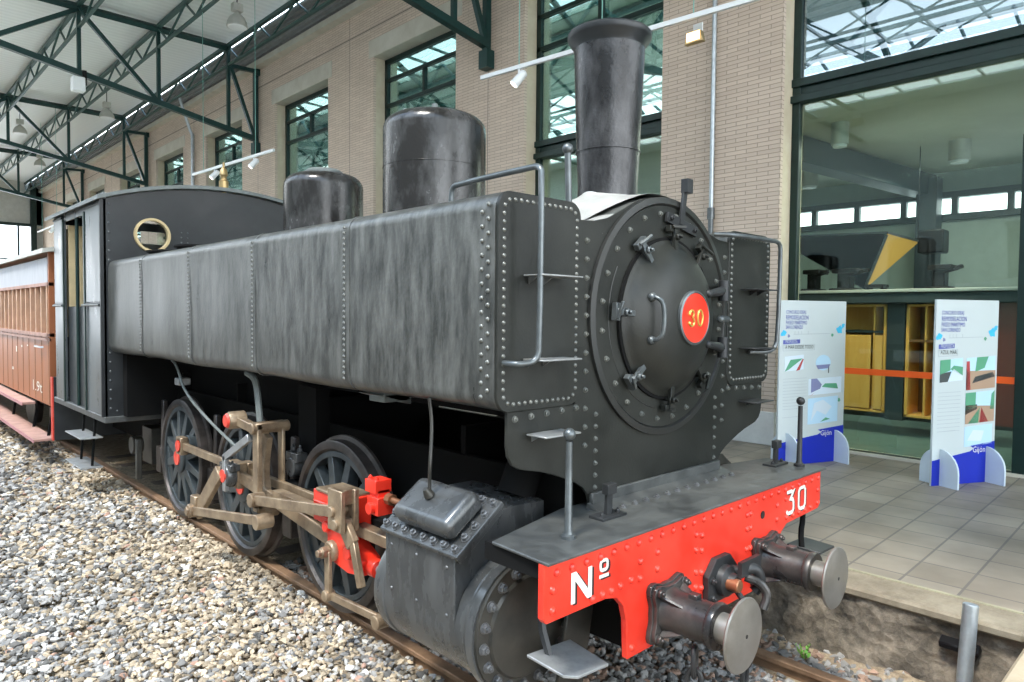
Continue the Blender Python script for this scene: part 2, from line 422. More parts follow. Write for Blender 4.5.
# ================================================================== SETTING
GZ = -.10            # ballast bed level; the rail heads are at z = -.03
PZ = .35             # platform level
def setting():
    g = MB(); 
    xs = [-40, -3, 1.2, 2.0, 2.6, 3.3, 3.75, 4.0, 4.3]; zs = [GZ, GZ, GZ, GZ, GZ-.03, GZ-.03, GZ, GZ+.10, GZ+.10]
    ys = [-20, 0, .6, 1.5, 4, 12, 60]
    vs = [(x, y, z) for x, z in zip(xs, zs) for y in ys]; n = len(ys)
    g.add(vs, [(i*n+j, (i+1)*n+j, (i+1)*n+j+1, i*n+j+1) for i in range(len(xs)-1) for j in range(n-1)])
    struct(g, 'floor', 'ballast_ground', smooth=0, origin=(0, 0, 0))
    # platform: tiles, kerb along the track, rough concrete face
    p = MB().bx(4.2, 7.9, -6, 43, PZ-.25, PZ); struct(p, 'floor_platform', 'platform_tiles', smooth=0, origin=(4.2, 0, 0))
    k = MB()
    k.bx(3.93, 4.2, .66, 43, PZ-.055, PZ-.004)
    struct(k, 'trim_1', 'kerb', smooth=0, bevel=.012, origin=(4, 0, 0))
    k = MB().bx(4.185, 4.205, .66, 43, PZ-.03, PZ+.004); struct(k, 'trim_2', 'kerb_line', smooth=0, origin=(4, 0, 0))
    # rough face of the platform, with lumps
    random.seed(3); r = MB(); ny, nz = 260, 10
    pts = []
    for i in range(ny+1):
        y = .6+i*(14-.6)/ny
        for j in range(nz+1):
            t = j/nz; z = -.16+t*(PZ-.05+.16)
            x = 3.97+.02*math.sin(y*7+z*9)+.014*math.sin(y*19+j*1.7)+random.uniform(-.012, .012)-(1-t)**2*.12
            pts.append((x, y, z))
    r.add(pts, [(i*(nz+1)+j, (i+1)*(nz+1)+j, (i+1)*(nz+1)+j+1, i*(nz+1)+j+1) for i in range(ny) for j in range(nz)])
    struct(r, 'wall_platform', 'rough_concrete', smooth=60, origin=(4, 0, 0))
    s = MB().bx(3.05, 4.4, -3, .63, -.3, PZ+.01); struct(s, 'floor_slab', 'slab_concrete', bevel=.015, smooth=0)
    s = MB().bx(4.4, 7.9, -6, -5.9, -.3, PZ); 
    # brick wall of the building
    piers = [(3.64, 5.22), (7.72, 9.37), (11.91, 13.67), (16.20, 18.11), (20.60, 22.42), (24.95, 26.65), (29.1, 31.2), (33.5, 35.3), (37.6, 43.0)]
    w = MB()
    for a, b in piers:
        w.m(0).bx(7.6, 7.66, a, b, PZ+.38, 6.95)
        w.m(1).bx(7.66, 8.15, a, b, PZ, 6.95)
    w.m(0).bx(7.6, 7.95, -6, 43, 6.95, 7.80)
    struct(w, 'wall_right', ['brick', 'concrete_reveal'], smooth=0, origin=(7.6, 0, 0))
    n = 3
    for a, b in piers:
        t = MB().bx(7.585, 7.66, a-.002, b+.002, PZ, PZ+.38); struct(t, 'trim_%d' % n, 'stone_base', smooth=0, bevel=.006); n += 1
    # joints in the brickwork
    j = MB()
    for a, b in piers[1:]: j.bx(7.598, 7.602, (a+b)/2-.006, (a+b)/2+.006, PZ+.4, 7.8)
    j.bx(7.597, 7.602, 3.6, 43, 7.36, 7.38)
    struct(j, 'trim_%d' % n, 'joint_grey', smooth=0); n += 1
    openings = [(-.9, 3.64), (5.22, 7.72), (9.37, 11.91), (13.67, 16.20), (18.11, 20.60), (22.42, 24.95), (26.65, 29.1), (31.2, 33.5), (35.3, 37.6)]
    for i, (a, b) in enumerate(openings):
        l = MB().bx(7.585, 7.95, a-.16, b+.16, 6.80, 7.14) if i else MB().bx(7.585, 7.95, a, b, 6.80, 7.14)
        struct(l, 'trim_%d' % n, 'concrete_lintel', smooth=0, bevel=.01); n += 1
        f = MB(); x0, x1 = 7.86, 7.94
        top = 6.8
        f.bx(x0, x1, a, a+.09, PZ, top); f.bx(x0, x1, b-.09, b, PZ, top)
        f.bx(x0, x1, a, b, top-.09, top)
        if i: f.bx(x0, x1, a, b, PZ, PZ+.1)
        f.bx(x0-.03, x1, a, b, 4.40, 4.49); f.bx(x0+.02, x1, a, b, 4.30, 4.40); f.bx(x0-.05, x1, a, b, 4.22, 4.30)
        if i:
            f.bx(x0, x1, a, b, 5.86, 5.93); f.bx(x0, x1, a, b, 6.36, 6.42)
            c = (a+b)/2; f.bx(x0, x1, c-.035, c+.035, 5.93, 6.36)
            f.bx(x0, x1, a, b, 3.2, 3.27)
        else:
            f.bx(x0, x1, .05, .13, PZ, 4.3); f.bx(x0, x1, -.1, 0, 4.4, top)
            f.bx(x0-.01, x1, 1.34, 1.46, PZ, 3.50); 
            f.bx(x0, x1, a, b, PZ, PZ+.03)
        fo = struct(f, 'window_%d' % (i+1), 'frame_green', smooth=0, bevel=.004)
        g = MB().bx(7.895, 7.905, a+.02, b-.02, 4.45, top-.05); g.build('pane', 'glass_upper' if i else 'glass_sky', fo, smooth=0)
        g = MB().bx(7.895, 7.905, a+.02, b-.02, PZ+.02, 4.25); g.build('pane', 'glass', fo, smooth=0)
    t = MB().bx(7.8, 8.0, -.9, 3.6, PZ-.05, PZ+.025); struct(t, 'trim_%d' % n, 'concrete_lintel', smooth=0); n += 1
    # cornice, slatted soffit
    c = MB().bx(7.42, 7.62, -8, 43, 7.80, 7.93); struct(c, 'trim_%d' % n, 'concrete_lintel', smooth=0); n += 1
    sf = MB()
    for i in range(7):
        x = 7.52-i*.08; z = 7.93+i*.042
        sf.bx(x-.042, x+.042, -8, 43, z, z+.05)
    struct(sf, 'trim_%d' % n, 'soffit_grey', smooth=0); n += 1
    # ceiling
    ce = MB().bx(.2, 6.95, -12, 43.5, 8.30, 8.36); ce.bx(-7.6, -6.4, -12, 43.5, 8.30, 8.36); struct(ce, 'ceiling', 'ceiling_panel', smooth=0, origin=(0, 0, 8.3))
    sk = MB()
    for i in range(56): sk.bx(-6.4, .2, -12+i*1.0, -11.95+i*1.0, 8.30, 8.36)
    for x in (-4.2, -2.0): sk.bx(x-.03, x+.03, -12, 43.5, 8.29, 8.36)
    struct(sk, 'window_roof_1', 'skylight_frame', smooth=0)
    yd_ = MB().bx(-40, -7.8, -20, 60, -.12, -.06); yd_.bx(-7.8, 40, -60, -12.5, -.12, -.06); struct(yd_, 'floor_yard_bounce', 'yard_bounce', smooth=0)  # unseen pale ground outside, added to bounce light up to the ceiling
    # far gable
    gb = MB()
    gb.bx(7.25, 7.6, 42.8, 43.0, -.1, 8.3); gb.m(0).bx(-7.5, 7.6, 42.8, 43.0, 6.15, 8.3)
    struct(gb, 'wall_far', 'wall_grey', smooth=0)
    gf = MB(); gf.bx(7.05, 7.3, 42.6, 42.85, -.1, 8.2); gf.bx(-7.5, 7.3, 42.65, 42.8, 6.05, 6.2); gf.bx(6.5, 6.58, 42.7, 42.8, 0, 6.1); gf.bx(4.6, 4.68, 42.7, 42.8, 0, 6.1)
    gf.bx(-7.5, 7.2, 42.7, 42.8, 4.35, 4.42)
    struct(gf, 'trim_%d' % n, 'frame_green', smooth=0); n += 1
    # left side of the hall: low wall and slim glazing posts
    lw = MB().bx(-7.6, -7.4, -12, 43, -.1, 8.3); struct(lw, 'wall_left', 'wall_left_grey', smooth=0)
    # -------- rooms behind the glass
    r = MB().bx(7.95, 13.4, -6, 14, PZ-.2, PZ+.005); struct(r, 'floor_room', 'interior_floor', smooth=0)
    r = MB().bx(7.95, 13.4, -6, 14, 4.22, 4.42); struct(r, 'ceiling_room', 'interior_ceiling', smooth=0)
    r = MB()
    r.bx(13.2, 13.4, -6, 14, PZ, 3.50); r.bx(13.2, 13.4, -6, 14, 3.80, 4.25)
    r.bx(7.95, 13.4, 13.9, 14, PZ, 4.3)
    r.m(0).bx(7.95, 13.4, -6.1, -6, PZ, 4.3)
    struct(r, 'wall_room', 'interior_wall', smooth=0)
    r = MB().bx(13.1, 13.2, -6, 14, 3.42, 3.52); r.bx(13.1, 13.2, -6, 14, 3.78, 3.88)
    for i in range(20):
        y = -2.0+i*.76; r.bx(13.1, 13.2, y-.04, y+.05, 3.5, 3.80)
    struct(r, 'trim_%d' % n, 'interior_beam', smooth=0); n += 1
    r = MB().bar((8.1, 4.35, 4.02), (13.1, 3.75, 4.0), .32, .34, (0, 0, 1)); struct(r, 'trim_%d' % n, 'interior_beam', smooth=0, bevel=.01); n += 1
    r = MB().bx(12.8, 13.1, 3.5, 3.8, PZ, 4.1); struct(r, 'trim_%d' % n, 'cabinet_dark', smooth=0); n += 1
    r = MB().bx(8.3, 8.6, .9, 1.44, PZ, 4.22); struct(r, 'trim_%d' % n, 'machine_black', smooth=0); n += 1
    # upper hall behind the windows: grey roof, skylight bars, bracing
    r = MB().prism([(10.2, 7.55), (14.2, 6.93), (14.2, 7.03), (10.2, 7.65)], lambda a, b: (a, -6, b), (0, 49, 0)); struct(r, 'ceiling_upper', 'upper_roof', smooth=0)
    r = MB(); r.bx(16.0, 16.2, -6, 43, 4.65, 5.15)
    for i in range(24): r.bx(16.0, 16.2, -6+i*2.1, -5.4+i*2.1, 5.15, 5.75)
    r.bx(16.0, 16.2, -6, 43, 5.75, 5.85)
    struct(r, 'wall_upper', 'interior_wall', smooth=0)
    r = MB()
    for i in range(60): r.bar((14.0, -6+i*.8, 6.95), (16.1, -6+i*.8, 6.3), .04, .05, (0, 0, 1)); r.bar((8.0, -6+i*.8, 7.62), (10.3, -6+i*.8, 7.55), .04, .05, (0, 0, 1))
    for i in range(20):
        y = -5+i*2.2; r.bar((8.1, y, 5.3), (16, y, 5.9), .10, .10, (0, 0, 1)); r.bar((8.1, y, 7.4), (11.5, y, 5.6), .07, .07, (0, 0, 1)); r.bar((11.5, y, 5.6), (14, y, 6.9), .07, .07, (0, 0, 1)); r.bar((9.8, y, 5.45), (9.8, y+2.2, 7.4), .05, .05); r.bar((9.8, y, 7.4), (9.8, y+2.2, 5.45), .05, .05)
    r.bar((14.2, -6, 6.95), (14.2, 43, 6.95), .06, .06); r.bar((16.1, -6, 6.3), (16.1, 43, 6.3), .15, .15); r.bar((10.6, -6, 7.5), (10.6, 43, 7.5), .15, .15); r.bx(8.0, 13.4, 14, 43, 4.42, 4.5)
    struct(r, 'trim_%d' % n, 'purlin_green', smooth=0); n += 1
    # area lights added to brighten the room, apart from its ceiling lamps
    for i, (x, y) in enumerate(((8.7, 2.6), (11.4, 3.0), (10.8, 7.5))):
        l = bpy.data.lights.new('room_fill', 'AREA'); l.shape = 'DISK'; l.size = 1.2; l.energy = 34; l.color = (1, .96, .85)
        o = bpy.data.objects.new('room_fill', l); COL.objects.link(o); o.location = (x, y, 3.9)
setting()

# ------------------------------------------------------------------ steel roof
NODES = [6.85, 5.28, 3.72, 2.15, .58, -1.0, -2.57]
def zb(x): return 6.09+(7.55-x)*.185 if x > .58 else 7.38
def roof():
    y = 0.0
    def truss():
        t = MB()
        t.bar((7.55, y, zb(7.55)), (.58, y, zb(.58+1e-6)), .12, .12); t.bar((.58, y, 7.38), (-7.4, y, 7.38), .11, .11)
        t.bar((6.9, y, 8.16), (-7.4, y, 8.16), .11, .14); t.bar((6.9, y, 7.74), (7.6, y, 7.76), .09, .09)
        t.bar((7.52, y, 7.8), (7.52, y, 5.9), .10, .10); t.bx(7.44, 7.6, -.1, .1, 5.72, 6.0); t.bx(7.5, 7.6, -.1, .1, 7.65, 7.87)
        for x in NODES[:-1]: t.bar((x, y, 8.16), (x, y, zb(x)), .075, .075)
        t.bar((6.9, y, 7.74), (7.5, y, 6.1), .08, .08)
        t.bar((3.72, y, 8.12), (5.28, y, zb(5.28)), .085, .085); t.bar((3.72, y, 8.12), (2.15, y, zb(2.15)), .085, .085)
        t.bar((-1.0, y, 8.12), (.58, y, 7.38), .08, .08); t.bar((-1.0, y, 8.12), (-2.57, y, 7.38), .08, .08)
        return t.build('roof_truss', 'green_steel', None, smooth=0, origin=(7.5, 0, 6))
    first = truss()
    labs = {8.5: 'green steel roof truss ending in the pier beside the steam dome', 17.1: 'large green steel roof truss crossing the upper corner of the hall',
            25.7: 'green steel roof truss above the locomotive cab', 34.3: 'small distant green steel roof truss above the brown coach'}
    for i, yy in enumerate((8.5, 17.1, 25.7, 34.3)):
        o = first if i == 0 else copy_tree(first)
        o.location.y = yy; tag(o, labs[yy], 'roof truss', 'roof trusses')
    p = MB(); y0, y1 = -8, 42.8
    p.bar((0, y0, 8.2), (0, y1, 8.2), .08, .08); p.bar((0, y0, 7.74), (0, y1, 7.74), .055, .055)
    k = int((y1-y0)/1.72)
    for i in range(k):
        a = -.1-1.72*4+i*1.72
        p.bar((0, a, 8.18), (0, a+1.12, 7.75), .035, .035); p.bar((0, a+1.12, 7.75), (0, a+1.72, 8.18), .035, .035)
    first = p.build('lattice_purlin', 'purlin_green', None, smooth=0, origin=(0, 0, 8))
    names = ['along the eave beside the brick wall', 'second out from the brick wall', 'third out from the brick wall', 'fourth out from the brick wall', 'fifth out from the brick wall', 'sixth out from the brick wall', 'seventh out from the brick wall', 'eighth out from the brick wall', 'ninth out from the brick wall, farthest from it']
    for i, x in enumerate(NODES):
        o = first if i == 0 else copy_tree(first)
        o.location.x = x
        lab = 'green lattice purlin under the ceiling, '+names[i] 
        tag(o, lab, 'lattice girder', 'lattice purlins under the ceiling')
roof()

def hanging_lamps():
    def lamp():
        t = thing('pendant_lamp', (0, 0, 0), 'x', 'lamp', 'industrial bell lamps')
        m = MB().lathe((0, 0, 0), (0, 0, 1), [(.20, 0), (.20, .02), (.185, .10), (.14, .19), (.07, .25), (.05, .27)], 24); m.build('lamp_shade', 'lamp_grey', t)
        m = MB().lathe((0, 0, -.012), (0, 0, 1), [(.17, 0), (.19, .02)], 24); m.build('lens', 'white_plastic', t)
        m = MB().bx(-.1, .1, -.07, .07, .30, .46); m.cyl((0, 0, .26), (0, 0, .32), .03); m.build('ballast_box', 'lamp_grey', t, bevel=.01)
        m = MB().cyl((0, 0, .46), (0, 0, .8), .012, n=6); m.build('hanger', 'green_steel', t)
        return t
    t = lamp()
    P = [((5.79, 14, 7.45), 'bell-shaped factory lamp hanging nearest, above the first windows'), ((5.79, 23.4, 7.5), 'bell-shaped factory lamp hanging in the middle of the hall'),
         ((5.79, 33, 7.5), 'small dark bell lamp hanging farthest, above the coach'), ((4.3, 27.5, 7.5), 'pale bell lamp hanging above the coach at the far truss')]
    for i, (p, l) in enumerate(P):
        o = t if i == 0 else copy_tree(t); o.location = p; o['label'] = l
    b = thing('wall_speaker', (3.72, 17.0, 6.35), 'white box loudspeaker hung under the large roof truss', 'speaker')
    m = MB().bx(3.56, 3.80, 16.9, 17.12, 6.38, 6.68); m.build('housing', 'white_plastic', b, bevel=.02)
    m = MB().bx(3.76, 3.84, 17.0, 17.1, 6.55, 6.85); m.build('bracket', 'machine_black', b)
hanging_lamps()

def track_lights():
    def spot(t, c, d):
        m = MB(); c = Vector(c); d = Vector(d).normalized()
        m.lathe(c-d*.09, d, [(.02, -.02), (.045, 0), (.055, .18)], 16); s = m.build('spotlight', 'white_plastic', t)
        e = MB().lathe(c+d*.088, d, [(.045, 0), (.04, .006)], 14); e.build('bulb', 'spot_glow', s)
    def track(a, b, wires, spots, lab, zc=8.31):
        a, b = Vector(a), Vector(b); t = thing('track_light', (a+b)/2, lab, 'track light')
        MB().bar(a, b, .035, .045, (0, 0, 1)).build('rail', 'white_plastic', t, smooth=0)
        for k in wires:
            p = a.lerp(b, k); MB().cyl(p, (p.x, p.y, zc), .006, n=5).build('wire', 'cord_green', t)
        for k, d in spots:
            p = a.lerp(b, k); m = MB().cyl(p, p-Vector((0, 0, .09)), .012, n=8); m.build('spot_mount', 'white_plastic', t); spot(t, p-Vector((0, 0, .13)), d)
    track((5.53, 6.34, 4.6), (5.9, 2.6, 4.6), (.155, .45, .72), ((.155, (-.4, .3, -.6)),), 'long white lighting track with a small spotlight, hanging behind the chimney')
    track((5.24, 14.9, 4.6), (5.44, 11.64, 4.6), (.15, .8), ((.3, (-.5, .2, -.6)), (.78, (-.5, .2, -.6))), 'white lighting track with two spotlights beyond the cab roof')
    track((5.14, 29.8, 4.6), (5.1, 25.8, 4.6), (.2, .8), ((.6, (-.5, .2, -.6)),), 'distant white lighting track above the coach roof')
    # floodlight with a warm lamp
    p = V(5.93, 3.68, 4.58)
    t = thing('floodlight', p, 'lit square floodlight with a warm lamp on the track before the pier', 'floodlight')
    m = MB().prism([(-.10, -.06), (.10, -.06), (.07, .05), (-.07, .05)], lambda a, b: (p.x-.02, p.y+a, p.z-.14+b), (-.06, 0, 0)); m.build('housing', 'brass', t, bevel=.006)
    m = MB().bx(p.x-.085, p.x-.08, p.y-.07, p.y+.07, p.z-.18, p.z-.10); m.build('lamp_face', 'lamp_glow', t)
    m = MB().bar(p, p-Vector((0, 0, .1)), .1, .012); m.build('bracket', 'white_plastic', t)
    for (x, y, l) in ((12.2, 1.75, 'small bright ceiling spot inside the room, nearer the window end'), (12.2, 2.15, 'small bright ceiling spot inside the room, nearer the dark column')):
        c = V(x, y, 3.32)
        t = thing('ceiling_spot', c, l, 'spotlight', 'room spotlights')
        MB().lathe(c, (-.3, -.2, -1), [(.04, -.08), (.07, .0), (.075, .05)], 14).build('housing', 'lamp_grey', t)
        MB().ball(c+Vector((-.02, -.01, -.055)), .055, 10).build('bulb', 'lamp_glow', t)
        MB().cyl(c+Vector((0, 0, .05)), (x, y, 4.22), .008, n=6).build('stem', 'machine_black', t)
track_lights()

def pipes():
    t = thing('downpipe', (7.5, 4.45, 3), 'galvanised pipe running up the brick pier beside the chimney', 'pipe')
    MB().cyl((7.53, 4.45, 3.05), (7.53, 4.45, 7.8), .028, n=12).build('pipe', 'galvanised', t)
    MB().cyl((7.53, 4.45, PZ), (7.53, 4.45, 3.0), .033, n=12).build('lower_pipe', 'rail_pipe', t)
    MB().cyl((7.53, 4.45, 2.97), (7.53, 4.45, 3.1), .045, n=12).build('coupling', 'rail_pipe', t)
    t = thing('downpipe', (7.5, 21.4, 3), 'pale downpipe on the wall far beyond the cab roof', 'pipe')
    MB().cyl((7.52, 21.4, PZ), (7.52, 21.4, 7.0), .05, n=10).build('pipe', 'galvanised', t)
    MB().tube([(7.52, 21.4, 6.95), (7.45, 21.4, 7.1), (7.1, 21.2, 7.9)], .045, 8).build('bend', 'galvanised', t)
pipes()

def outside():
    b = thing('apartment_building', (9, 70, 0), 'pale building seen through the open far end of the hall', 'building')
    m = MB().bx(4, 16, 62, 74, -.1, 14); m.build('wall', 'pale_facade', b, smooth=0)
    for i in range(5):
        for j in range(3):
            x = 4.6+i*2.2; z = 3.4+j*2.8
            f = MB().bx(x, x+1.2, 61.93, 62.05, z, z+1.3); f.build('window', 'dark_glass', b, smooth=0)
outside()

def room_things():
    # bar cabinets in the room
    x = 9.4
    def cabinet(y0, y1, z0, z1, shelves, divs, lab, back='wood_orange'):
        t = thing('cabinet', (x+.3, (y0+y1)/2, z0), lab, 'cabinet')
        m = MB().bx(x+.42, x+.45, y0, y1, z0, z1); m.build('back_panel', back, t, smooth=0)
        m = MB()
        m.bx(x, x+.45, y0, y0+.035, z0, z1); m.bx(x, x+.45, y1-.035, y1, z0, z1); m.bx(x, x+.45, y0, y1, z1-.03, z1); m.bx(x, x+.45, y0, y1, z0, z0+.03)
        m.build('carcass', 'wood_orange', t, smooth=0, bevel=.003)
        for z, mm in shelves: MB().bx(x+.02, x+.44, y0+.03, y1-.03, z, z+.03).build('shelf', mm, t, smooth=0)
        for yy in divs: MB().bx(x+.02, x+.44, yy, yy+.02, z0+.03, z1-.03).build('divider', 'wood_orange', t, smooth=0)
        return t
    cb = cabinet(3.08, 3.95, .62, 1.98, [(1.62, 'interior_beam')], [3.22], 'open orange wood cabinet behind the glass, beside the tall printed panel by the pier')
    MB().bx(x-.005, x+.015, 3.26, 3.92, .66, 1.59).build('door', 'wood_orange', cb, smooth=0, bevel=.004)
    MB().bx(x-.005, x+.015, 3.12, 3.215, .66, 1.59).build('door', 'wood_orange', cb, smooth=0, bevel=.004)
    cabinet(2.2, 2.86, .60, 1.98, [(1.52, 'wood_brown')], [2.42, 2.64], 'narrow shelf unit of orange wood with dividers behind the glass', 'wood_brown')
    t = thing('bar_counter', (9.7, 2.5, PZ), 'long dark bar counter above the wooden cabinets inside the room', 'counter')
    MB().bx(9.25, 10.4, -1, 5.2, 1.99, 2.12).build('counter_edge', 'cabinet_dark', t, smooth=0, bevel=.01)
    MB().bx(9.22, 10.45, -1, 5.2, 2.12, 2.16).build('counter_top', 'counter_top', t, smooth=0, bevel=.006)
    m = MB(); m.bx(9.38, 9.9, 2.87, 3.07, .55, 2.0); m.bx(9.5, 10.3, -1, 2.18, .55, 2.0); m.bx(9.86, 10.3, -1, 5, .5, 2.0)
    m.build('base', 'cabinet_dark', t, smooth=0)
    MB().bx(9.42, 9.5, .6, 2.17, .6, 1.99).build('side_panel', 'red_brown', t, smooth=0)
    # coffee machines and gear on the counter
    def grinder(y, lab, s=1.0):
        t = thing('coffee_machine', (9.75, y, 2.16), lab, 'machine', 'black machines on the bar counter')
        m = MB(); m.bx(9.6, 9.9, y-.15*s, y+.15*s, 2.16, 2.2); m.bx(9.68, 9.86, y-.07*s, y+.08*s, 2.2, 2.42*1.0); m.build('body', 'machine_black', t, bevel=.01)
        m = MB().bx(9.6, 9.92, y-.17*s, y+.12*s, 2.40, 2.46); m.bar((9.7, y, 2.36), (9.7, y-.28*s, 2.44), .05, .05); m.build('head', 'machine_black', t, bevel=.01)
    grinder(4.15, 'small black machine on the counter, beside the brick pier', .8)
    grinder(3.72, 'tall black machine on the counter, next to the small one', 1.1)
    grinder(2.6, 'black machine with a raised arm on the counter, beside the lit canopy', .9)
    t = thing('stool', (9.7, 3.25, 2.16), 'low black stand on the counter under the canopy', 'stand')
    m = MB().bx(9.6, 9.8, 3.2, 3.42, 2.2, 2.24); m.build('seat', 'machine_black', t)
    for yy in (3.21, 3.38): MB().bx(9.62, 9.78, yy, yy+.03, 2.16, 2.2).build('leg', 'machine_black', t)
    # inverted pyramid canopy
    t = thing('canopy', (11, 3.6, 2.5), 'inverted pyramid canopy with one warmly lit face hanging over the counter', 'canopy')
    A = V(10.2, 3.64, 2.2); Q = [V(11.4, 5.2, 2.96), V(10.2, 4.95, 2.98), V(10.2, 3.371, 2.93), V(11.0, 3.23, 2.87)]
    m = MB(); e = V(0, 0, .03)
    m.add([A, Q[1], Q[2], A+e, Q[1]+e, Q[2]+e], [(0, 1, 2), (3, 5, 4), (0, 3, 4, 1), (1, 4, 5, 2), (2, 5, 3, 0)]); m.build('cool_face', 'screen_teal', t, smooth=0)
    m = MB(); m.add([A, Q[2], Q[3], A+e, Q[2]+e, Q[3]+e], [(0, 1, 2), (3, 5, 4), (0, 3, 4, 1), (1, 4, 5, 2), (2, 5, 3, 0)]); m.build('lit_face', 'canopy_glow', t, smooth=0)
    m = MB(); m.bar(Q[1]+e, Q[2]+e, .03, .03, (0, 0, 1)); m.bar(Q[2]+e, Q[3]+e, .03, .03, (0, 0, 1)); m.bar(A, Q[2], .03, .03, (0, 0, 1)); m.build('frame', 'cabinet_dark', t, smooth=0)
    m = MB(); 
    for q in (Q[1], Q[3]): m.cyl(q, (q.x, q.y, 4.22), .006, n=5)
    m.build('cable', 'machine_black', t)
    # square black loudspeaker near the column, round lamps
    t = thing('loudspeaker', (12.0, 3.3, 3.0), 'square black loudspeaker on the dark column inside the room', 'speaker')
    MB().bx(11.9, 12.2, 3.15, 3.5, 2.8, 3.15).build('box', 'machine_black', t, bevel=.02)
    MB().bx(12.2, 12.8, 3.4, 3.5, 2.93, 2.98).build('arm', 'machine_black', t)
    for (x, y, z, r, l) in ((9.0, 3.55, 3.95, .1, 'pale cylindrical ceiling lamp just inside the glass'), (11.5, 5.0, 3.95, .13, 'dark cylindrical ceiling lamp beyond the diagonal beam'), (11.0, 2.75, 3.95, .13, 'cylindrical ceiling lamp over the end of the counter')):
        t = thing('ceiling_lamp', (x, y, z), l, 'lamp', 'cylindrical ceiling lamps of the room')
        MB().cyl((x, y, z), (x, y, 4.22), r, n=20).build('housing', 'lamp_grey', t)
        MB().cyl((x, y, z-.03), (x, y, z), r*.8, n=20).build('lens', 'white_plastic', t)
    # spot light without a fixture, added to brighten the cabinet wood
    l = bpy.data.lights.new('cabinet_fill', 'SPOT'); l.energy = 160; l.spot_size = math.radians(75); l.spot_blend = .9; l.color = (1, .85, .62); l.shadow_soft_size = .08
    o = bpy.data.objects.new('cabinet_fill', l); COL.objects.link(o); o.location = (8.3, 3.0, 3.85); o.rotation_euler = (Vector((9.5, 3.05, 1.2))-Vector((8.3, 3.0, 3.85))).to_track_quat('-Z', 'Y').to_euler()
    # tape on the glass
    o = MB().bx(7.882, 7.893, 1.40, 3.54, 1.20, 1.265).build('warning_tape', 'orange_tape', None, smooth=0)
    tag(o, 'bright orange warning tape stuck across the glass front', 'tape')
room_things()

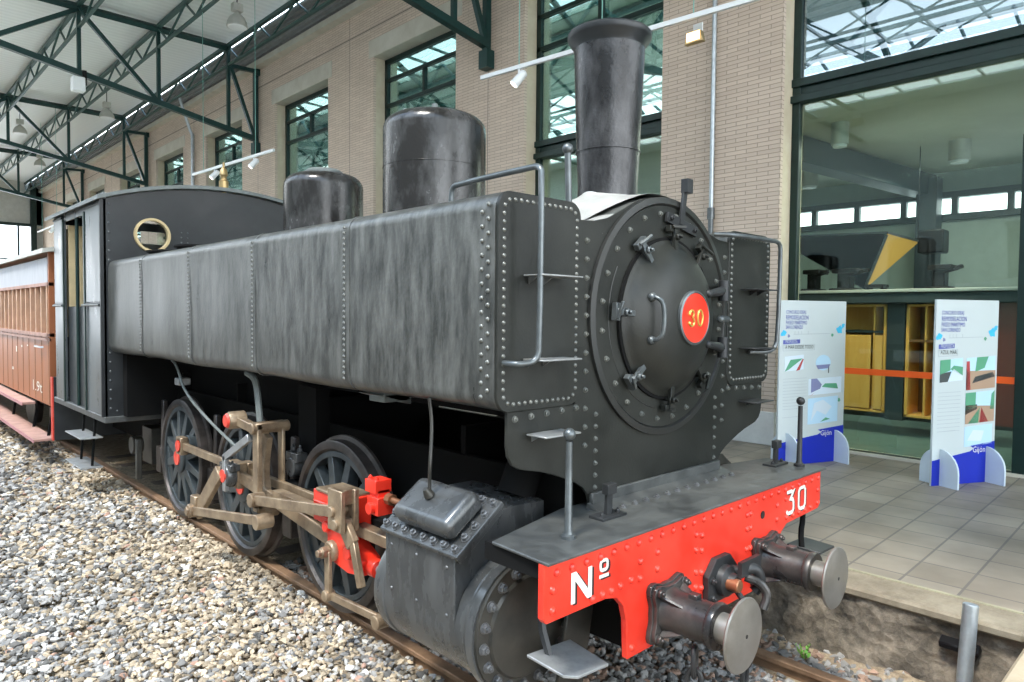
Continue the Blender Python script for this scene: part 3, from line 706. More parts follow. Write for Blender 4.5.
# ------------------------------------------------------------------ printed panels
def panel(pl, pr, top, lab, second):
    pl, pr = Vector(pl), Vector(pr); u = (pr-pl).normalized(); n = Vector((0, 0, 1)).cross(u).normalized()  # n points behind
    if n.y < 0: n = -n
    wd = (pr-pl).length; H = top-PZ; t = thing('exhibition_panel', (pl+pr)/2, lab, 'panel', 'printed exhibition panels')
    def to3(a, b): return pl+u*(a*wd)+Vector((0, 0, b*H))
    def to3m(a, b): return pl+u*a+Vector((0, 0, b))
    th = n*.02
    m = MB().prism([(0, 0), (1, 0), (1, 1), (0, 1)], to3, th); m.build('board', 'panel_white', t, smooth=0)
    f = -n*.0015
    def flat(poly, mm, name, lift=1):
        MB().prism(poly, lambda a, b: to3(a, b)+f*lift, -n*.001).build(name, mm, t, smooth=0)
    flat([(0, 0), (1, 0), (1, .225), (.60, .205), (.66, .19), (.60, .175), (0, .135)], 'panel_blue', 'blue_base')
    # feet: half-round boards across the base
    for a in (.12, .86):
        c = pl+u*(a*wd)
        m = MB()
        poly = [(-.19, 0), (.19, 0)]+arc(0, .13, .19, 0, 180, 14)
        m.m(0).prism([(p[0], p[1]+0) for p in poly], lambda p, q: c+n*(p+.01)+Vector((0, 0, q)), u*.018)
        m.build('foot', 'panel_foot', t, smooth=0)
    m = MB(); 
    rows = [('CONCURSO IDEAS', .032, .92), ('REMODELACI\u00d3N', .040, .885), ('PASEO MAR\u00cdTIMO', .036, .855), ('SAN LORENZO', .034, .828)]
    for s, sz, z in rows:
        text_mesh(s, sz*1.5, lambda a, b, z=z: to3m(.08*wd+a, z*H+b) + f*2, -n*.0005, m, .62)
    m.build('heading', 'print_navy', t, smooth=0)
    flat([(.05, .735), (.30, .74), (.30, .765), (.05, .76)], 'print_navy', 'title_band')
    m = MB(); text_mesh('PROPUESTA', .045, lambda a, b: to3m(.08*wd+a, .742*H+b)+f*2.4, -n*.001, m, .62); m.build('title_lettering', 'panel_white', t, smooth=0)
    m = MB(); text_mesh('AZUL MAR' if second else 'A MAR DESDE TODO', .05, lambda a, b: to3m(.08*wd+a, .708*H+b)+f*2, -n*.0005, m, .75); 
    m.build('subtitle_lettering', 'print_dark', t, smooth=0)
    m = MB(); q = .35 if second else .52; m.stroke([(.05*wd, .695*H), (q*wd, .70*H), (q*wd, .733*H), (.05*wd, .728*H)], .004, lambda a, b: to3m(a, b)+f, -n*.0005, True); m.build('subtitle_box', 'print_grey', t, smooth=0)
    # cyan splashes and a thin line
    random.seed(11)
    def blob(cx, cy, r, mm, name):
        pts = [(cx+r/wd*math.cos(k*math.pi/7)*random.uniform(.6, 1.2), cy+r/H*math.sin(k*math.pi/7)*random.uniform(.6, 1.2)) for k in range(14)]
        flat(pts, mm, name)
    blob(.055, .80, .035, 'print_cyan', 'splash'); blob(.13, .785, .016, 'print_slate', 'splash'); blob(.90, .825, .045, 'print_cyan', 'splash'); blob(.955, .85, .025, 'print_cyan', 'splash'); blob(.79, .79, .018, 'print_green', 'splash')
    m = MB(); m.stroke([(.2*wd, .795*H), (.75*wd, .80*H)], .004, lambda a, b: to3m(a, b)+f, -n*.0005); 
    for a in (.22, .27, .32, .42): m.stroke([(a*wd, .797*H), (a*wd, .815*H)], .004, lambda a_, b: to3m(a_, b)+f, -n*.0005)
    m.build('skyline_line', 'print_grey', t, smooth=0)
    # text lines
    m = MB()
    for k in range(11):
        z = (.525-k*.0185) if not second else (.50-k*.021)
        m.stroke([(.06*wd, z*H), (.42*wd, (z+.004)*H)], .004, lambda a, b: to3m(a, b)+f, -n*.0005)
    m.stroke([(.06*wd, .29*H), (.35*wd, .295*H)], .004, lambda a, b: to3m(a, b)+f, -n*.0005)
    m.build('body_text', 'print_grey', t, smooth=0)
    def pic(x0, x1, z0, z1, shapes, base):
        flat([(x0, z0), (x1, z0+.012), (x1, z1+.012), (x0, z1)], base, 'picture')
        for poly, mm in shapes:
            flat([(x0+(x1-x0)*a, z0+(z1-z0)*b+.012*a) for a, b in poly], mm, 'picture_detail', 2)
    if second:
        pic(.08, .44, .555, .675, [([(0, .35), (.45, .5), (.45, 1), (0, 1)], 'print_green'), ([(.45, .55), (1, .2), (1, .6), (.6, .7)], 'print_green'), ([(0, 0), (.35, 0), (.5, .45), (0, .4)], 'print_dark'), ([(.35, 0), (1, 0), (1, .2), (.6, .55)], 'print_pale')], 'print_sky')
        pic(.50, .97, .51, .685, [([(0, 0), (1, 0), (1, .55), (0, .6)], 'print_tan'), ([(.3, .55), (.35, 1), (.75, 1), (.62, .65)], 'print_green'), ([(0, 0), (.15, 0), (.1, .9), (0, .9)], 'print_red'), ([(.2, .2), (1, .35), (.9, .5), (.3, .4)], 'print_dark')], 'print_sky')
        pic(.50, .97, .325, .495, [([(0, 0), (1, 0), (1, .5), (0, .6)], 'print_tan'), ([(0, .45), (.35, .5), (.35, 1), (0, 1)], 'print_green'), ([(.85, .4), (1, .4), (1, 1), (.9, .9)], 'print_green'), ([(.5, 0), (.8, 0), (.55, .5)], 'print_red'), ([(.1, 0), (.45, 0), (.5, .5)], 'print_green'), ([(0, .3), (.4, .45), (.4, .6), (0, .6)], 'print_dark')], 'print_sky')
        pic(.50, .95, .20, .31, [([(.1, .3), (.6, .2), (.7, .7), (.3, .8)], 'print_pale')], 'print_sky')
    else:
        pic(.08, .36, .57, .66, [([(0, 0), (.2, .1), (.95, .75), (.3, .75)], 'print_green'), ([(.6, -.05), (.8, 0), (1, .7), (.92, .7)], 'print_red')], 'print_pale')
        pts = arc(.66, .62, .115, 0, 360, 20)[:-1]; pts = [(a, .62+(b-.62)*.42) for a, b in pts]
        flat(pts, 'print_sky', 'picture'); flat([(.55, .605), (.77, .61), (.74, .585), (.58, .58)], 'print_slate', 'picture_detail', 2)
        flat([(.735, .555), (.75, .555), (.75, .60), (.738, .60)], 'print_dark', 'picture_detail', 2)
        pic(.44, .95, .42, .52, [([(.08, .15), (.35, .35), (.4, .6), (.25, 1), (.08, 1)], 'print_slate'), ([(.4, .45), (.9, .25), (.85, .6), (.5, .65)], 'print_green'), ([(.05, -.05), (.2, .15), (.1, 0)], 'print_red')], 'print_pale')
        pic(.44, .90, .24, .40, [([(.1, .1), (.3, .5), (.6, .3), (.8, .6), (.5, .9), (.2, .8)], 'print_pale'), ([(.42, .05), (.75, .12), (.6, .2)], 'print_green')], 'print_sky')
        blob(.92, .385, .02, 'print_green', 'splash')
    m = MB(); text_mesh('Gij\u00f3n', .075, lambda a, b: to3m(.64*wd+a, .168*H+b)+f*2, -n*.0005, m, .9); m.build('logo', 'white_paint', t, smooth=0)
panel((6.59, 3.12, PZ), (7.37, 2.80, PZ), 1.97, 'tall printed panel with a round picture, standing beside the brick pier', False)
panel((6.82, 1.84, PZ), (7.46, 1.52, PZ), 1.97, 'tall printed panel with three street photographs, standing before the glass front', True)
#PART3
# ------------------------------------------------------------------ track and ballast
def track():
    prof = [(-.065, -.16), (.065, -.16), (.065, -.148), (.01, -.135), (.01, -.068), (.034, -.058), (.034, -.03), (-.034, -.03), (-.034, -.058), (-.01, -.068), (-.01, -.135), (-.065, -.148)]
    for x, l in ((2.25, 'rusty rail under the near wheels, along the open gravel'), (3.62, 'rusty rail on the platform side, below the buffers')):
        m = MB().prism(prof, lambda a, b: (x+a, .75, b), (0, 40, 0)); m.cur = 0
        o = m.build('rail', 'rail_rust', None, smooth=0, bevel=.004); tag(o, l, 'rail', 'rails of the track')
    random.seed(5)
    first = None
    for i in range(16):
        y = 1.0+i*.62+random.uniform(-.02, .02)
        if first is None:
            first = MB().bx(1.95, 3.92, 0, .2, -.26, -.125).build('sleeper', 'sleeper', None, smooth=0, bevel=.012, origin=(2.93, .1, -.26)); o = first
        else: o = copy_tree(first)
        o.location.y = y; tag(o, 'dark timber sleeper under the rails of the locomotive track', 'sleeper', 'sleepers under the rails')
track()

def ballast():
    rng = np.random.default_rng(4)
    t = (1+5**.5)/2
    base = np.array([(-1, t, 0), (1, t, 0), (-1, -t, 0), (1, -t, 0), (0, -1, t), (0, 1, t), (0, -1, -t), (0, 1, -t), (t, 0, -1), (t, 0, 1), (-t, 0, -1), (-t, 0, 1)])/1.9
    F = np.array([(0, 11, 5), (0, 5, 1), (0, 1, 7), (0, 7, 10), (0, 10, 11), (1, 5, 9), (5, 11, 4), (11, 10, 2), (10, 7, 6), (7, 1, 8), (3, 9, 4), (3, 4, 2), (3, 2, 6), (3, 6, 8), (3, 8, 9), (4, 9, 5), (2, 4, 11), (6, 2, 10), (8, 6, 7), (9, 8, 1)])
    def area(n, x0, x1, y0, y1, s0, s1, zf, pal, name, label):
        P = np.empty((0, 2)); 
        x = rng.uniform(x0, x1, n); y = rng.uniform(y0, y1, n)
        d = np.hypot(x, y); keep = rng.random(n) < np.clip((4.6/d)**1.6, .05, 1); x, y = x[keep], y[keep]; d = d[keep]; n = len(x)
        s = rng.uniform(s0, s1, n)*(1+np.clip(d-4, 0, 20)*.10); z = zf(x, y)+rng.uniform(-.4, .55, n)*s
        V_ = base[None]*(1+rng.uniform(-.42, .42, (n, 12, 1)))
        V_ = V_*(s[:, None, None]*rng.uniform(.5, 1.25, (n, 1, 3)))
        q = rng.normal(size=(n, 4)); q /= np.linalg.norm(q, axis=1)[:, None]; w, a, b, c = q.T
        R = np.stack([1-2*(b*b+c*c), 2*(a*b-c*w), 2*(a*c+b*w), 2*(a*b+c*w), 1-2*(a*a+c*c), 2*(b*c-a*w), 2*(a*c-b*w), 2*(b*c+a*w), 1-2*(a*a+b*b)], 1).reshape(n, 3, 3)
        V_ = np.einsum('nij,nkj->nki', R, V_); V_[:, :, 2] *= .7
        V_ += np.stack([x, y, z], 1)[:, None, :]
        V_ = V_.reshape(-1, 3)
        FF = (F[None]+np.arange(n)[:, None, None]*12).reshape(-1, 3)
        org = np.array([(x0+x1)/2, y0, GZ]); V_ = V_-org
        me = bpy.data.meshes.new(name); me.vertices.add(len(V_)); me.vertices.foreach_set('co', V_.ravel().astype(np.float32))
        me.loops.add(len(FF)*3); me.loops.foreach_set('vertex_index', FF.ravel().astype(np.int32))
        me.polygons.add(len(FF)); me.polygons.foreach_set('loop_start', np.arange(0, len(FF)*3, 3, dtype=np.int32))
        me.update(calc_edges=True); me.shade_flat()
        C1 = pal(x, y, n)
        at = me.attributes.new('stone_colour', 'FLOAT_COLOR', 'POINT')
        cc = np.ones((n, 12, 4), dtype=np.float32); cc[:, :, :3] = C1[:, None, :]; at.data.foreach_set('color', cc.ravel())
        me.materials.append(M['ballast_stone'])
        o = bpy.data.objects.new(name, me); COL.objects.link(o); o.location = org
        tag(o, label, 'ballast', kind='stuff')
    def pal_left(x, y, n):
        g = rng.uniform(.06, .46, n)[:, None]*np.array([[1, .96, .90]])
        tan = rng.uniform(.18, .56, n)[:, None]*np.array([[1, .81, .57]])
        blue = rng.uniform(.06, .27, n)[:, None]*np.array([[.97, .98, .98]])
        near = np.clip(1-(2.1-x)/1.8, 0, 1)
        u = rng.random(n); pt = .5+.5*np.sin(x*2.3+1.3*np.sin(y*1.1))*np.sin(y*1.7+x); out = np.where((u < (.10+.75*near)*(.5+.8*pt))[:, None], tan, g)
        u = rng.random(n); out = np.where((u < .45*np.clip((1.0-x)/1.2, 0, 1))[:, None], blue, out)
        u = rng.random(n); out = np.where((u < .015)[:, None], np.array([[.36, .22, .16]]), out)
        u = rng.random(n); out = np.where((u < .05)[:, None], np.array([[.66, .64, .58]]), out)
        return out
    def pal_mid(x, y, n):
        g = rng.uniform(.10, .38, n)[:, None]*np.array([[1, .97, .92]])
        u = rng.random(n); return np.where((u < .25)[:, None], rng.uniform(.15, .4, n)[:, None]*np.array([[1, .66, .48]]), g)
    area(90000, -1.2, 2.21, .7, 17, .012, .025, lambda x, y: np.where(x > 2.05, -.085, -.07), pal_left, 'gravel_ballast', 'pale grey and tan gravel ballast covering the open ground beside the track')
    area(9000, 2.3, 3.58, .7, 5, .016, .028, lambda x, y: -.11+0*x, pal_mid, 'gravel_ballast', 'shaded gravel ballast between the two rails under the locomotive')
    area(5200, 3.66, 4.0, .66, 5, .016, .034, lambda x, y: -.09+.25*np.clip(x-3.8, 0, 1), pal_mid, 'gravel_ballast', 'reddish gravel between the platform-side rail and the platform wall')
ballast()

def pit_things():
    t = thing('metal_post', (3.80, .86, -.1), 'short round galvanised post standing in the gravel by the slab corner', 'post')
    MB().cyl((3.77, .868, -.25), (3.862, .858, .447), .034, n=18).build('post', 'galvanised', t, bevel=.004)
    t = thing('floor_lamp_box', (3.99, 1.05, .1), 'small black lamp box fixed low on the platform face', 'lamp')
    m = MB().prism([(-.04, 0), (.05, -.01), (.055, .02), (.0, .045)], lambda a, b: (3.95-a*.9, .83, .185+b), (0, .17, 0)); m.build('housing', 'machine_black', t, bevel=.006)
    MB().bx(3.93, 3.98, .85, .89, .14, .19).build('bracket', 'machine_black', t)
    for (x, y, l, k) in ((3.80, 1.62, 'small green weed in the gravel at the foot of the platform', 22), (3.86, 2.1, 'tiny green weed in the gravel, farther along the platform wall', 10)):
        m = MB(); random.seed(k)
        for i in range(k):
            a = random.uniform(0, 6.28); r = random.uniform(.015, .05); h = random.uniform(.01, .06); c = V(x+r*math.cos(a), y+r*math.sin(a), -.06+h)
            w = random.uniform(.008, .014); n = Vector((math.cos(a), math.sin(a), .8)).normalized(); s_ = n.orthogonal().normalized(); u_ = n.cross(s_)
            m.add([c+s_*w, c+u_*w*.7, c-s_*w, c-u_*w*.7, c+n*.002], [(0, 1, 4), (1, 2, 4), (2, 3, 4), (3, 0, 4)])
            m.bar((x, y, -.08), c, .002, .002)
        o = m.build('weed', 'leaf_green', None, smooth=0); tag(o, l, 'weed')
pit_things()

# ================================================================== LOCOMOTIVE
XC = 2.95
LOCO = thing('steam_locomotive', (XC, 4.8, 0), 'black tank steam locomotive with a red buffer beam, standing on the track', 'locomotive')
def lb(mb, name, mats, parent=None, **k): return mb.build(name, mats, parent or LOCO, **k)
def mir(x): return 2*XC-x

def tanks():
    TX0, TX1, TZ0, TZ1, Y0, Y1 = 1.83, 2.32, 1.415, 2.285, 2.0, 7.42
    seams = [2.58-.54, 3.10, 4.19, 5.28, 6.41]
    for side in (0, 1):
        f = (lambda x: x) if side == 0 else mir
        m = MB(); poly = rrect(TX0, TX1, TZ0, TZ1, .075, 6)
        # slightly wavy sheet: rings along y
        ys = sorted(set([Y0+.012+i*(Y1-Y0-.012)/40 for i in range(41)])); k = len(poly); vs = []
        for y in ys:
            for (a, b) in poly:
                wv = .0035*math.sin(y*5.1+b*4)+.0025*math.sin(y*11+b*7) if a < TX0+.02 else 0
                vs.append((f(a+wv), y, b+(0.006*math.sin(y*3.3) if b < TZ0+.02 else 0)))
        fs = [(i*k+j, i*k+(j+1) % k, (i+1)*k+(j+1) % k, (i+1)*k+j) for i in range(len(ys)-1) for j in range(k)]
        fs.append(tuple(range(k))); fs.append(tuple((len(ys)-1)*k+j for j in range(k)))
        m.add(vs, fs); tk = lb(m, 'side_tank', 'tank_paint')
        if side == 0: tk['label'] = 'near side water tank with worn grey streaks'
        # straps at the seams
        m = MB()
        po = rrect(TX0-.005, TX1+.003, TZ0-.004, TZ1+.004, .078, 6); 
        for y in (3.10, 4.19, 5.28, 6.41):
            m.prism(po, lambda a, b: (f(a), y-.022, b), (0, .028, 0))
        m.build('seam_strap', 'tank_paint', tk)
        m = MB(); nx = -1 if side == 0 else 1
        zz = [TZ0+.06+i*.028 for i in range(int((TZ1-TZ0-.11)/.028)+1)]
        for y in (3.125, 4.21, 5.30, 6.43):
            for z in zz: m.rivet((f(TX0-.004), y, z), (nx, 0, 0), .0095, .009, n=6)
        for i, z in enumerate(zz):
            m.rivet((f(TX0-.001), 2.048 if i % 2 else 2.085, z), (nx, 0, 0), .0105, n=8)
        m.build('side_rivets', 'rivet_paint', tk)
        # end plate with its rim of rivets
        m = MB(); pf = rrect(TX0+.004, TX1, TZ0, TZ1, .065, 7)
        m.prism(pf, lambda a, b: (f(a), Y0-.004, b), (0, .018, 0)); e = lb(m, 'tank_end_plate', 'front_paint', bevel=.003)
        m = MB()
        for (a, b) in walk(rrect(TX0+.035, TX1-.028, TZ0+.032, TZ1-.032, .045, 5), .0325): m.rivet((f(a), Y0-.004, b), (0, -1, 0), .0095, n=8)
        m.build('end_rivets', 'rivet_paint', e)
        # folded steps on the plate
        for (xa, xb, z) in ((1.965, 2.20, 1.955), (1.965, 2.20, 1.62), (1.99, 2.20, 1.315)):
            m = MB(); d = .115
            m.bx(f(xa), f(xb), Y0-.008-d, Y0-.01, z, z+.007) if side == 0 else m.bx(f(xb), f(xa), Y0-.008-d, Y0-.01, z, z+.007)
            pr = [(Y0-.008, z), (Y0-.008, z-.03), (Y0-.008-d*.45, z)]
            for xx in (xa+.03, (xa+xb)/2): m.prism(pr, lambda a, b: (f(xx), a, b), ((.006 if side == 0 else -.006), 0, 0))
            s_ = lb(m, 'footstep', 'step_plate' if side == 0 else 'dark_step', bevel=.002)
        # filler lids on top
        for y in (5.9, 6.6):
            m = MB().lathe((f(2.08), y, TZ1), (0, 0, 1), [(.13, 0), (.13, .03), (.15, .035), (.15, .05), (.05, .065)], 24); lb(m, 'filler_lid', 'under_black')
    # handrails
    m = MB(); y = 1.905
    pts = [(1.93, 2.56, 2.28), (1.93, 2.555, 2.35)]+[(1.93, 2.545-.02*i, 2.365+.0035*i) for i in range(3)]
    def rail(f):
        P = [(1.99, 2.48, 2.27), (1.99, 2.48, 2.34), (1.99, 2.47, 2.368), (1.99, 2.44, 2.378), (1.98, 1.95, 2.385), (1.975, 1.915, 2.378), (1.972, 1.90, 2.355), (1.968, 1.90, 1.67), (1.962, 1.905, 1.635), (1.94, 1.915, 1.615), (1.885, 1.925, 1.612), (1.87, 1.94, 1.612), (1.868, 2.0, 1.612)]
        P = [(f(a), b, c) for a, b, c in P]
        return P
    P = rail(lambda x: x)
    def smoothp(P, n=2):
        P = [Vector(p) for p in P]
        for _ in range(n):
            Q = [P[0]]
            for i in range(len(P)-1):
                Q += [P[i].lerp(P[i+1], .25), P[i].lerp(P[i+1], .75)]
            Q.append(P[-1]); P = Q
        return P
    lb(MB().tube(smoothp(P, 1), .0125, 12), 'grab_rail', 'rail_pipe')
    R = [(3.20, 1.97, 2.245), (3.92, 1.90, 2.245), (3.985, 1.90, 2.235), (4.0, 1.90, 2.19), (3.985, 1.90, 1.68), (3.97, 1.91, 1.62), (3.92, 1.92, 1.60), (3.80, 1.98, 1.60)]
    lb(MB().tube(smoothp([(3.40, 1.99, 2.245), (3.45, 1.93, 2.245)]+R[1:], 1), .0125, 12), 'grab_rail', 'rail_pipe')
    return smoothp
smoothp = tanks()

def boiler_front():
    # flat front plate with wings, saddle curve over the smokebox
    L_ = [(2.41, .955), (2.395, 1.0), (2.36, 1.04), (2.31, 1.07), (2.25, 1.095), (2.17, 1.125), (2.09, 1.15), (2.02, 1.165), (1.965, 1.178), (1.925, 1.20), (1.903, 1.235), (1.895, 1.28), (1.895, 1.415)]
    top = [(2.31, 2.05), (2.31, 2.215), (2.42, 2.222), (2.52, 2.245), (2.62, 2.29), (2.72, 2.34), (2.83, 2.372), (2.95, 2.385)]
    left = L_+[(2.3, 1.415)]+top
    poly = left+[(mir(a), b) for a, b in left[::-1][1:]]
    m = MB().prism(poly, lambda a, b: (a, 2.002, b), (0, .016, 0)); pl = lb(m, 'front_plate', 'front_paint', bevel=.002, smooth=0)
    m = MB(); 
    for sx in (0, 1):
        f = (lambda x: x) if not sx else mir
        for i in range(12): m.hexbolt((f(2.365), 2.002, 2.13-i*.082), (0, -1, 0), .0105, .009)
        for i in range(5): m.hexbolt((f(1.935+i*.092), 2.002, 1.385+.004*i), (0, -1, 0), .012, .010)
        for i in range(7): m.hexbolt((f(2.44), 2.002, 1.36-i*.055 if i < 7 else 0), (0, -1, 0), .0095, .008)
        for i in range(5): m.hexbolt((f(2.47+.03*i), 2.002, 2.17+.0*i), (0, -1, 0), .001, .001)
    m.build('plate_bolts', 'rivet_paint', pl)
    # ring on the smokebox face
    c = V(XC+.01, 2.0, 1.80)
    m = MB().lathe(c, (0, -1, 0), [(.585, -.005), (.585, .016), (.555, .020), (.548, .012), (.545, -.005)], 72, cap=False); lb(m, 'smokebox_ring', 'ring_metal')
    m = MB().lathe(c, (0, -1, 0), [(.545, 0), (.545, .010), (.37, .012), (.37, 0)], 72, cap=False); sf = lb(m, 'smokebox_face', 'front_paint')
    m = MB()
    for i in range(24):
        a = 2*math.pi*(i+.5)/24; m.hexbolt(c+V(.505*math.cos(a), -.011, .505*math.sin(a)), (0, -1, 0), .0115, .010)
    # raised seam line left of the door
    m.build('ring_bolts', 'rivet_paint', sf)
    MB().tube([c+V(.455*math.cos(math.radians(a)), -.011, .455*math.sin(math.radians(a))) for a in range(150, 262, 6)], .003, 5).build('liner_edge', 'ring_metal', sf)
    # smokebox barrel and boiler behind
    m = MB().lathe((XC, 2.02, 1.80), (0, 1, 0), [(.585, 0), (.585, .95), (.53, .96), (.53, 5.3)], 48); lb(m, 'boiler_barrel', 'tank_paint')
    # domed door
    prof = [(.385, 0), (.385, .018), (.375, .024), (.365, .028), (.35, .045), (.315, .075), (.26, .105), (.19, .128), (.10, .141), (.001, .145)]
    dc = V(XC+.015, 1.99, 1.79); m = MB().lathe(dc, (0, -1, 0), prof, 64); door = lb(m, 'smokebox_door', 'front_paint', smooth=50)
    m = MB().lathe(dc, (0, -1, 0), [(.40, -.002), (.40, .014), (.383, .016), (.383, 0)], 64, cap=False); m.build('door_rim', 'under_black', door)
    # clamps round the door
    for a in (90, 53, 127, 176, 222, 268, 312):
        r = math.radians(a); u = V(math.cos(r), 0, math.sin(r)); t_ = V(-math.sin(r), 0, math.cos(r)); p = dc+u*.40+V(0, -.03, 0)
        m = MB(); m.bar(p-u*.07+V(0, -.018, 0), p+u*.05+V(0, -.012, 0), .028, .020, (0, 1, 0)); m.bar(p+u*.04-t_*.04, p+u*.04+t_*.04, .03, .03, (0, 1, 0))
        m.hexbolt(p+u*.0+V(0, -.02, 0), (0, -1, 0), .018, .02); m.cyl(p+V(0, .03, 0), p+V(0, -.06, 0), .009, n=8); m.bar(p+u*.05+t_*.03+V(0, -.02, 0), p+u*.05-t_*.045+V(0, -.045, 0), .014, .014)
        m.build('door_clamp', 'rail_pipe' if a in (127, 176, 222) else 'front_paint', door, bevel=.002)
    # hinges
    for z in (.15, -.15):
        m = MB(); a = dc+V(.20, -.115, z*.85); b = dc+V(.40, -.075, z); m.tube([a, a.lerp(b, .5)+V(0, -.012, 0), b], [.016, .022, .024], 10)
        m.cyl(b+V(.02, .0, .055), b+V(.02, .0, -.055), .028, n=14); m.bar(b+V(.02, 0, 0), b+V(.13, .07, 0), .07, .02, (0, 1, 0)); m.ball(a, .02)
        m.build('hinge', 'dark_step', door, bevel=.002)
    m = MB(); p = dc+V(.42, -.06, 0); m.cyl(p, p+V(.07, 0, 0), .017, n=10); m.ball(p, .022); m.build('latch', 'rail_pipe', door)
    # handle
    hx = -.262; m = MB().tube(smoothp([dc+V(hx, -.08, .10), dc+V(hx-.005, -.13, .10), dc+V(hx+.01, -.16, .07), dc+V(hx+.01, -.16, -.07), dc+V(hx-.005, -.13, -.10), dc+V(hx, -.08, -.10)], 2), .011, 12)
    m.ball(dc+V(hx, -.10, .10), .021); m.ball(dc+V(hx, -.10, -.10), .021); m.build('door_handle', 'rail_pipe', door)
    # number plate: red disc with brass rim digits
    pc = dc+V(.02, -.135, .005)
    m = MB().lathe(pc, (0, -1, 0), [(.132, .0), (.132, .018), (.122, .022), (.118, .018)], 48, cap=True); pm = lb(m, 'number_plate', 'rail_pipe')
    MB().lathe(pc+V(0, -.017, 0), (0, -1, 0), [(.119, 0), (.119, .003)], 48).build('plate_disc', 'red_paint', pm)
    m = MB(); z0 = pc+V(0, -.0225, 0)
    def glyph(pts, r=.0055): m.tube([z0+V(a, 0, b) for a, b in pts], r, 6)
    glyph([(-.058, .018)]+[(-.038+.017*math.cos(math.radians(a)), .019+.017*math.sin(math.radians(a))) for a in range(150, -91, -20)])
    glyph([(-.038+.021*math.cos(math.radians(a)), -.019+.021*math.sin(math.radians(a))) for a in range(90, -160, -20)]); m.ball(z0+V(-.058, 0, .018), .008); m.ball(z0+V(-.058, 0, -.026), .009)
    glyph([(.036+.021*math.cos(math.radians(a)), .038*math.sin(math.radians(a))) for a in range(0, 361, 20)])
    m.build('plate_numerals', 'gold', pm)
    # curved flange along the bottom of the plate, on the deck
    m = MB(); m.bar((2.40, 1.99, .985), (3.50, 1.99, .985), .05, .02, (0, 1, 0)); m.prism([(2.0, .97), (1.93, .945), (1.88, .938), (1.88, .93), (2.0, .93)], lambda a, b: (2.38, a, b), (1.16, 0, 0))
    fl = lb(m, 'bottom_flange', 'deck_paint', bevel=.004)
    m = MB()
    for i in range(13): m.hexbolt((2.44+i*.087, 1.905, .942), (0, 0, 1), .014, .010)
    m.build('flange_bolts', 'bolt_steel', fl)
    # lamp iron on top of the ring, plate with two bolts
    m = MB().bar((2.93, 1.975, 2.29), (3.20, 1.975, 2.235), .05, .016, (0, 1, 0)); m.hexbolt((2.96, 1.967, 2.284), (0, -1, 0), .014); m.hexbolt((3.17, 1.967, 2.242), (0, -1, 0), .014)
    m.bar((3.05, 1.968, 2.26), (3.08, 1.968, 2.44), .035, .014, (0, 1, 0)); m.bx(3.06, 3.11, 1.94, 1.98, 2.42, 2.49); lb(m, 'lamp_iron', 'dark_step', bevel=.003)
    # ball-topped post beside the chimney
    m = MB().cyl((2.28, 2.03, 2.2), (2.265, 2.03, 2.50), .0145, n=12); m.ball(V(2.264, 2.03, 2.515), .024); lb(m, 'steam_pipe_post', 'rail_pipe')
    # chimney on its flared saddle
    m = MB(); cx, cy = XC, 2.36; prof = [(.158, 2.42), (.158, 2.5), (.166, 2.66), (.171, 2.8), (.179, 3.0), (.187, 3.24), (.17, 3.25), (.16, 3.0)]
    ch = lb(MB().lathe((cx, cy, 0), (0, 0, 1), prof, 56, cap=False), 'chimney', 'chimney_paint', smooth=50)
    MB().lathe((cx, cy, 0), (0, 0, 1), [(.166, 2.655), (.171, 2.657), (.171, 2.665), (.167, 2.667)], 56, cap=False).build('chimney_band', 'chimney_paint', ch)
    MB().lathe((cx, cy, 0), (0, 0, 1), [(.185, 3.19), (.189, 3.205), (.214, 3.238), (.220, 3.25), (.220, 3.268), (.212, 3.278), (.19, 3.286), (.165, 3.275)], 56, cap=False).build('chimney_rim', 'cab_paint', ch)
    m = MB(); n = 56; vs = []
    for k in range(9):                      # skirt that flows onto the barrel
        t = k/8; r = .158+.30*t**2.0; 
        for i in range(n):
            a = 2*math.pi*i/n; x = r*math.cos(a); y = r*math.sin(a)*.8
            zs = 1.80+math.sqrt(max(.02, .60**2-min(abs(x), .58)**2))
            z = 2.44*(1-t)**1.6+(zs+.005)*(1-(1-t)**1.6)
            vs.append((cx+x, max(2.03, cy+y), z))
    m.add(vs, [(k*n+i, k*n+(i+1) % n, (k+1)*n+(i+1) % n, (k+1)*n+i) for k in range(8) for i in range(n)]); m.build('chimney_skirt', 'saddle_paint', ch, smooth=60)
    # sloping cover plates between barrel and tanks
    m = MB(); 
    a = [(2.32, 2.19), (2.42, 2.205), (2.52, 2.235), (2.62, 2.28), (2.72, 2.33), (2.83, 2.365), (2.95, 2.375)]; a = a+[(mir(p), q) for p, q in a[::-1][1:]]
    vs = [(p, y, q) for y in (2.018, 3.2) for p, q in a]; k = len(a)
    m.add(vs, [(i, i+1, k+i+1, k+i) for i in range(k-1)]); lb(m, 'saddle_cover', 'saddle_paint', smooth=60)
    # domes
    def dome(y, r, z1, rc, name, extra):
        pr = [(r, 2.0), (r, z1-rc)]+[(r-rc+rc*math.cos(math.radians(a)), z1-rc+rc*.9*math.sin(math.radians(a))) for a in range(10, 91, 10)]+[(r*.4, z1-.0), (.001, z1+.012)]
        d = lb(MB().lathe((XC, y, 0), (0, 0, 1), pr, 64, cap=False), name, 'dome_paint', smooth=50); extra(d, V(XC, y, z1))
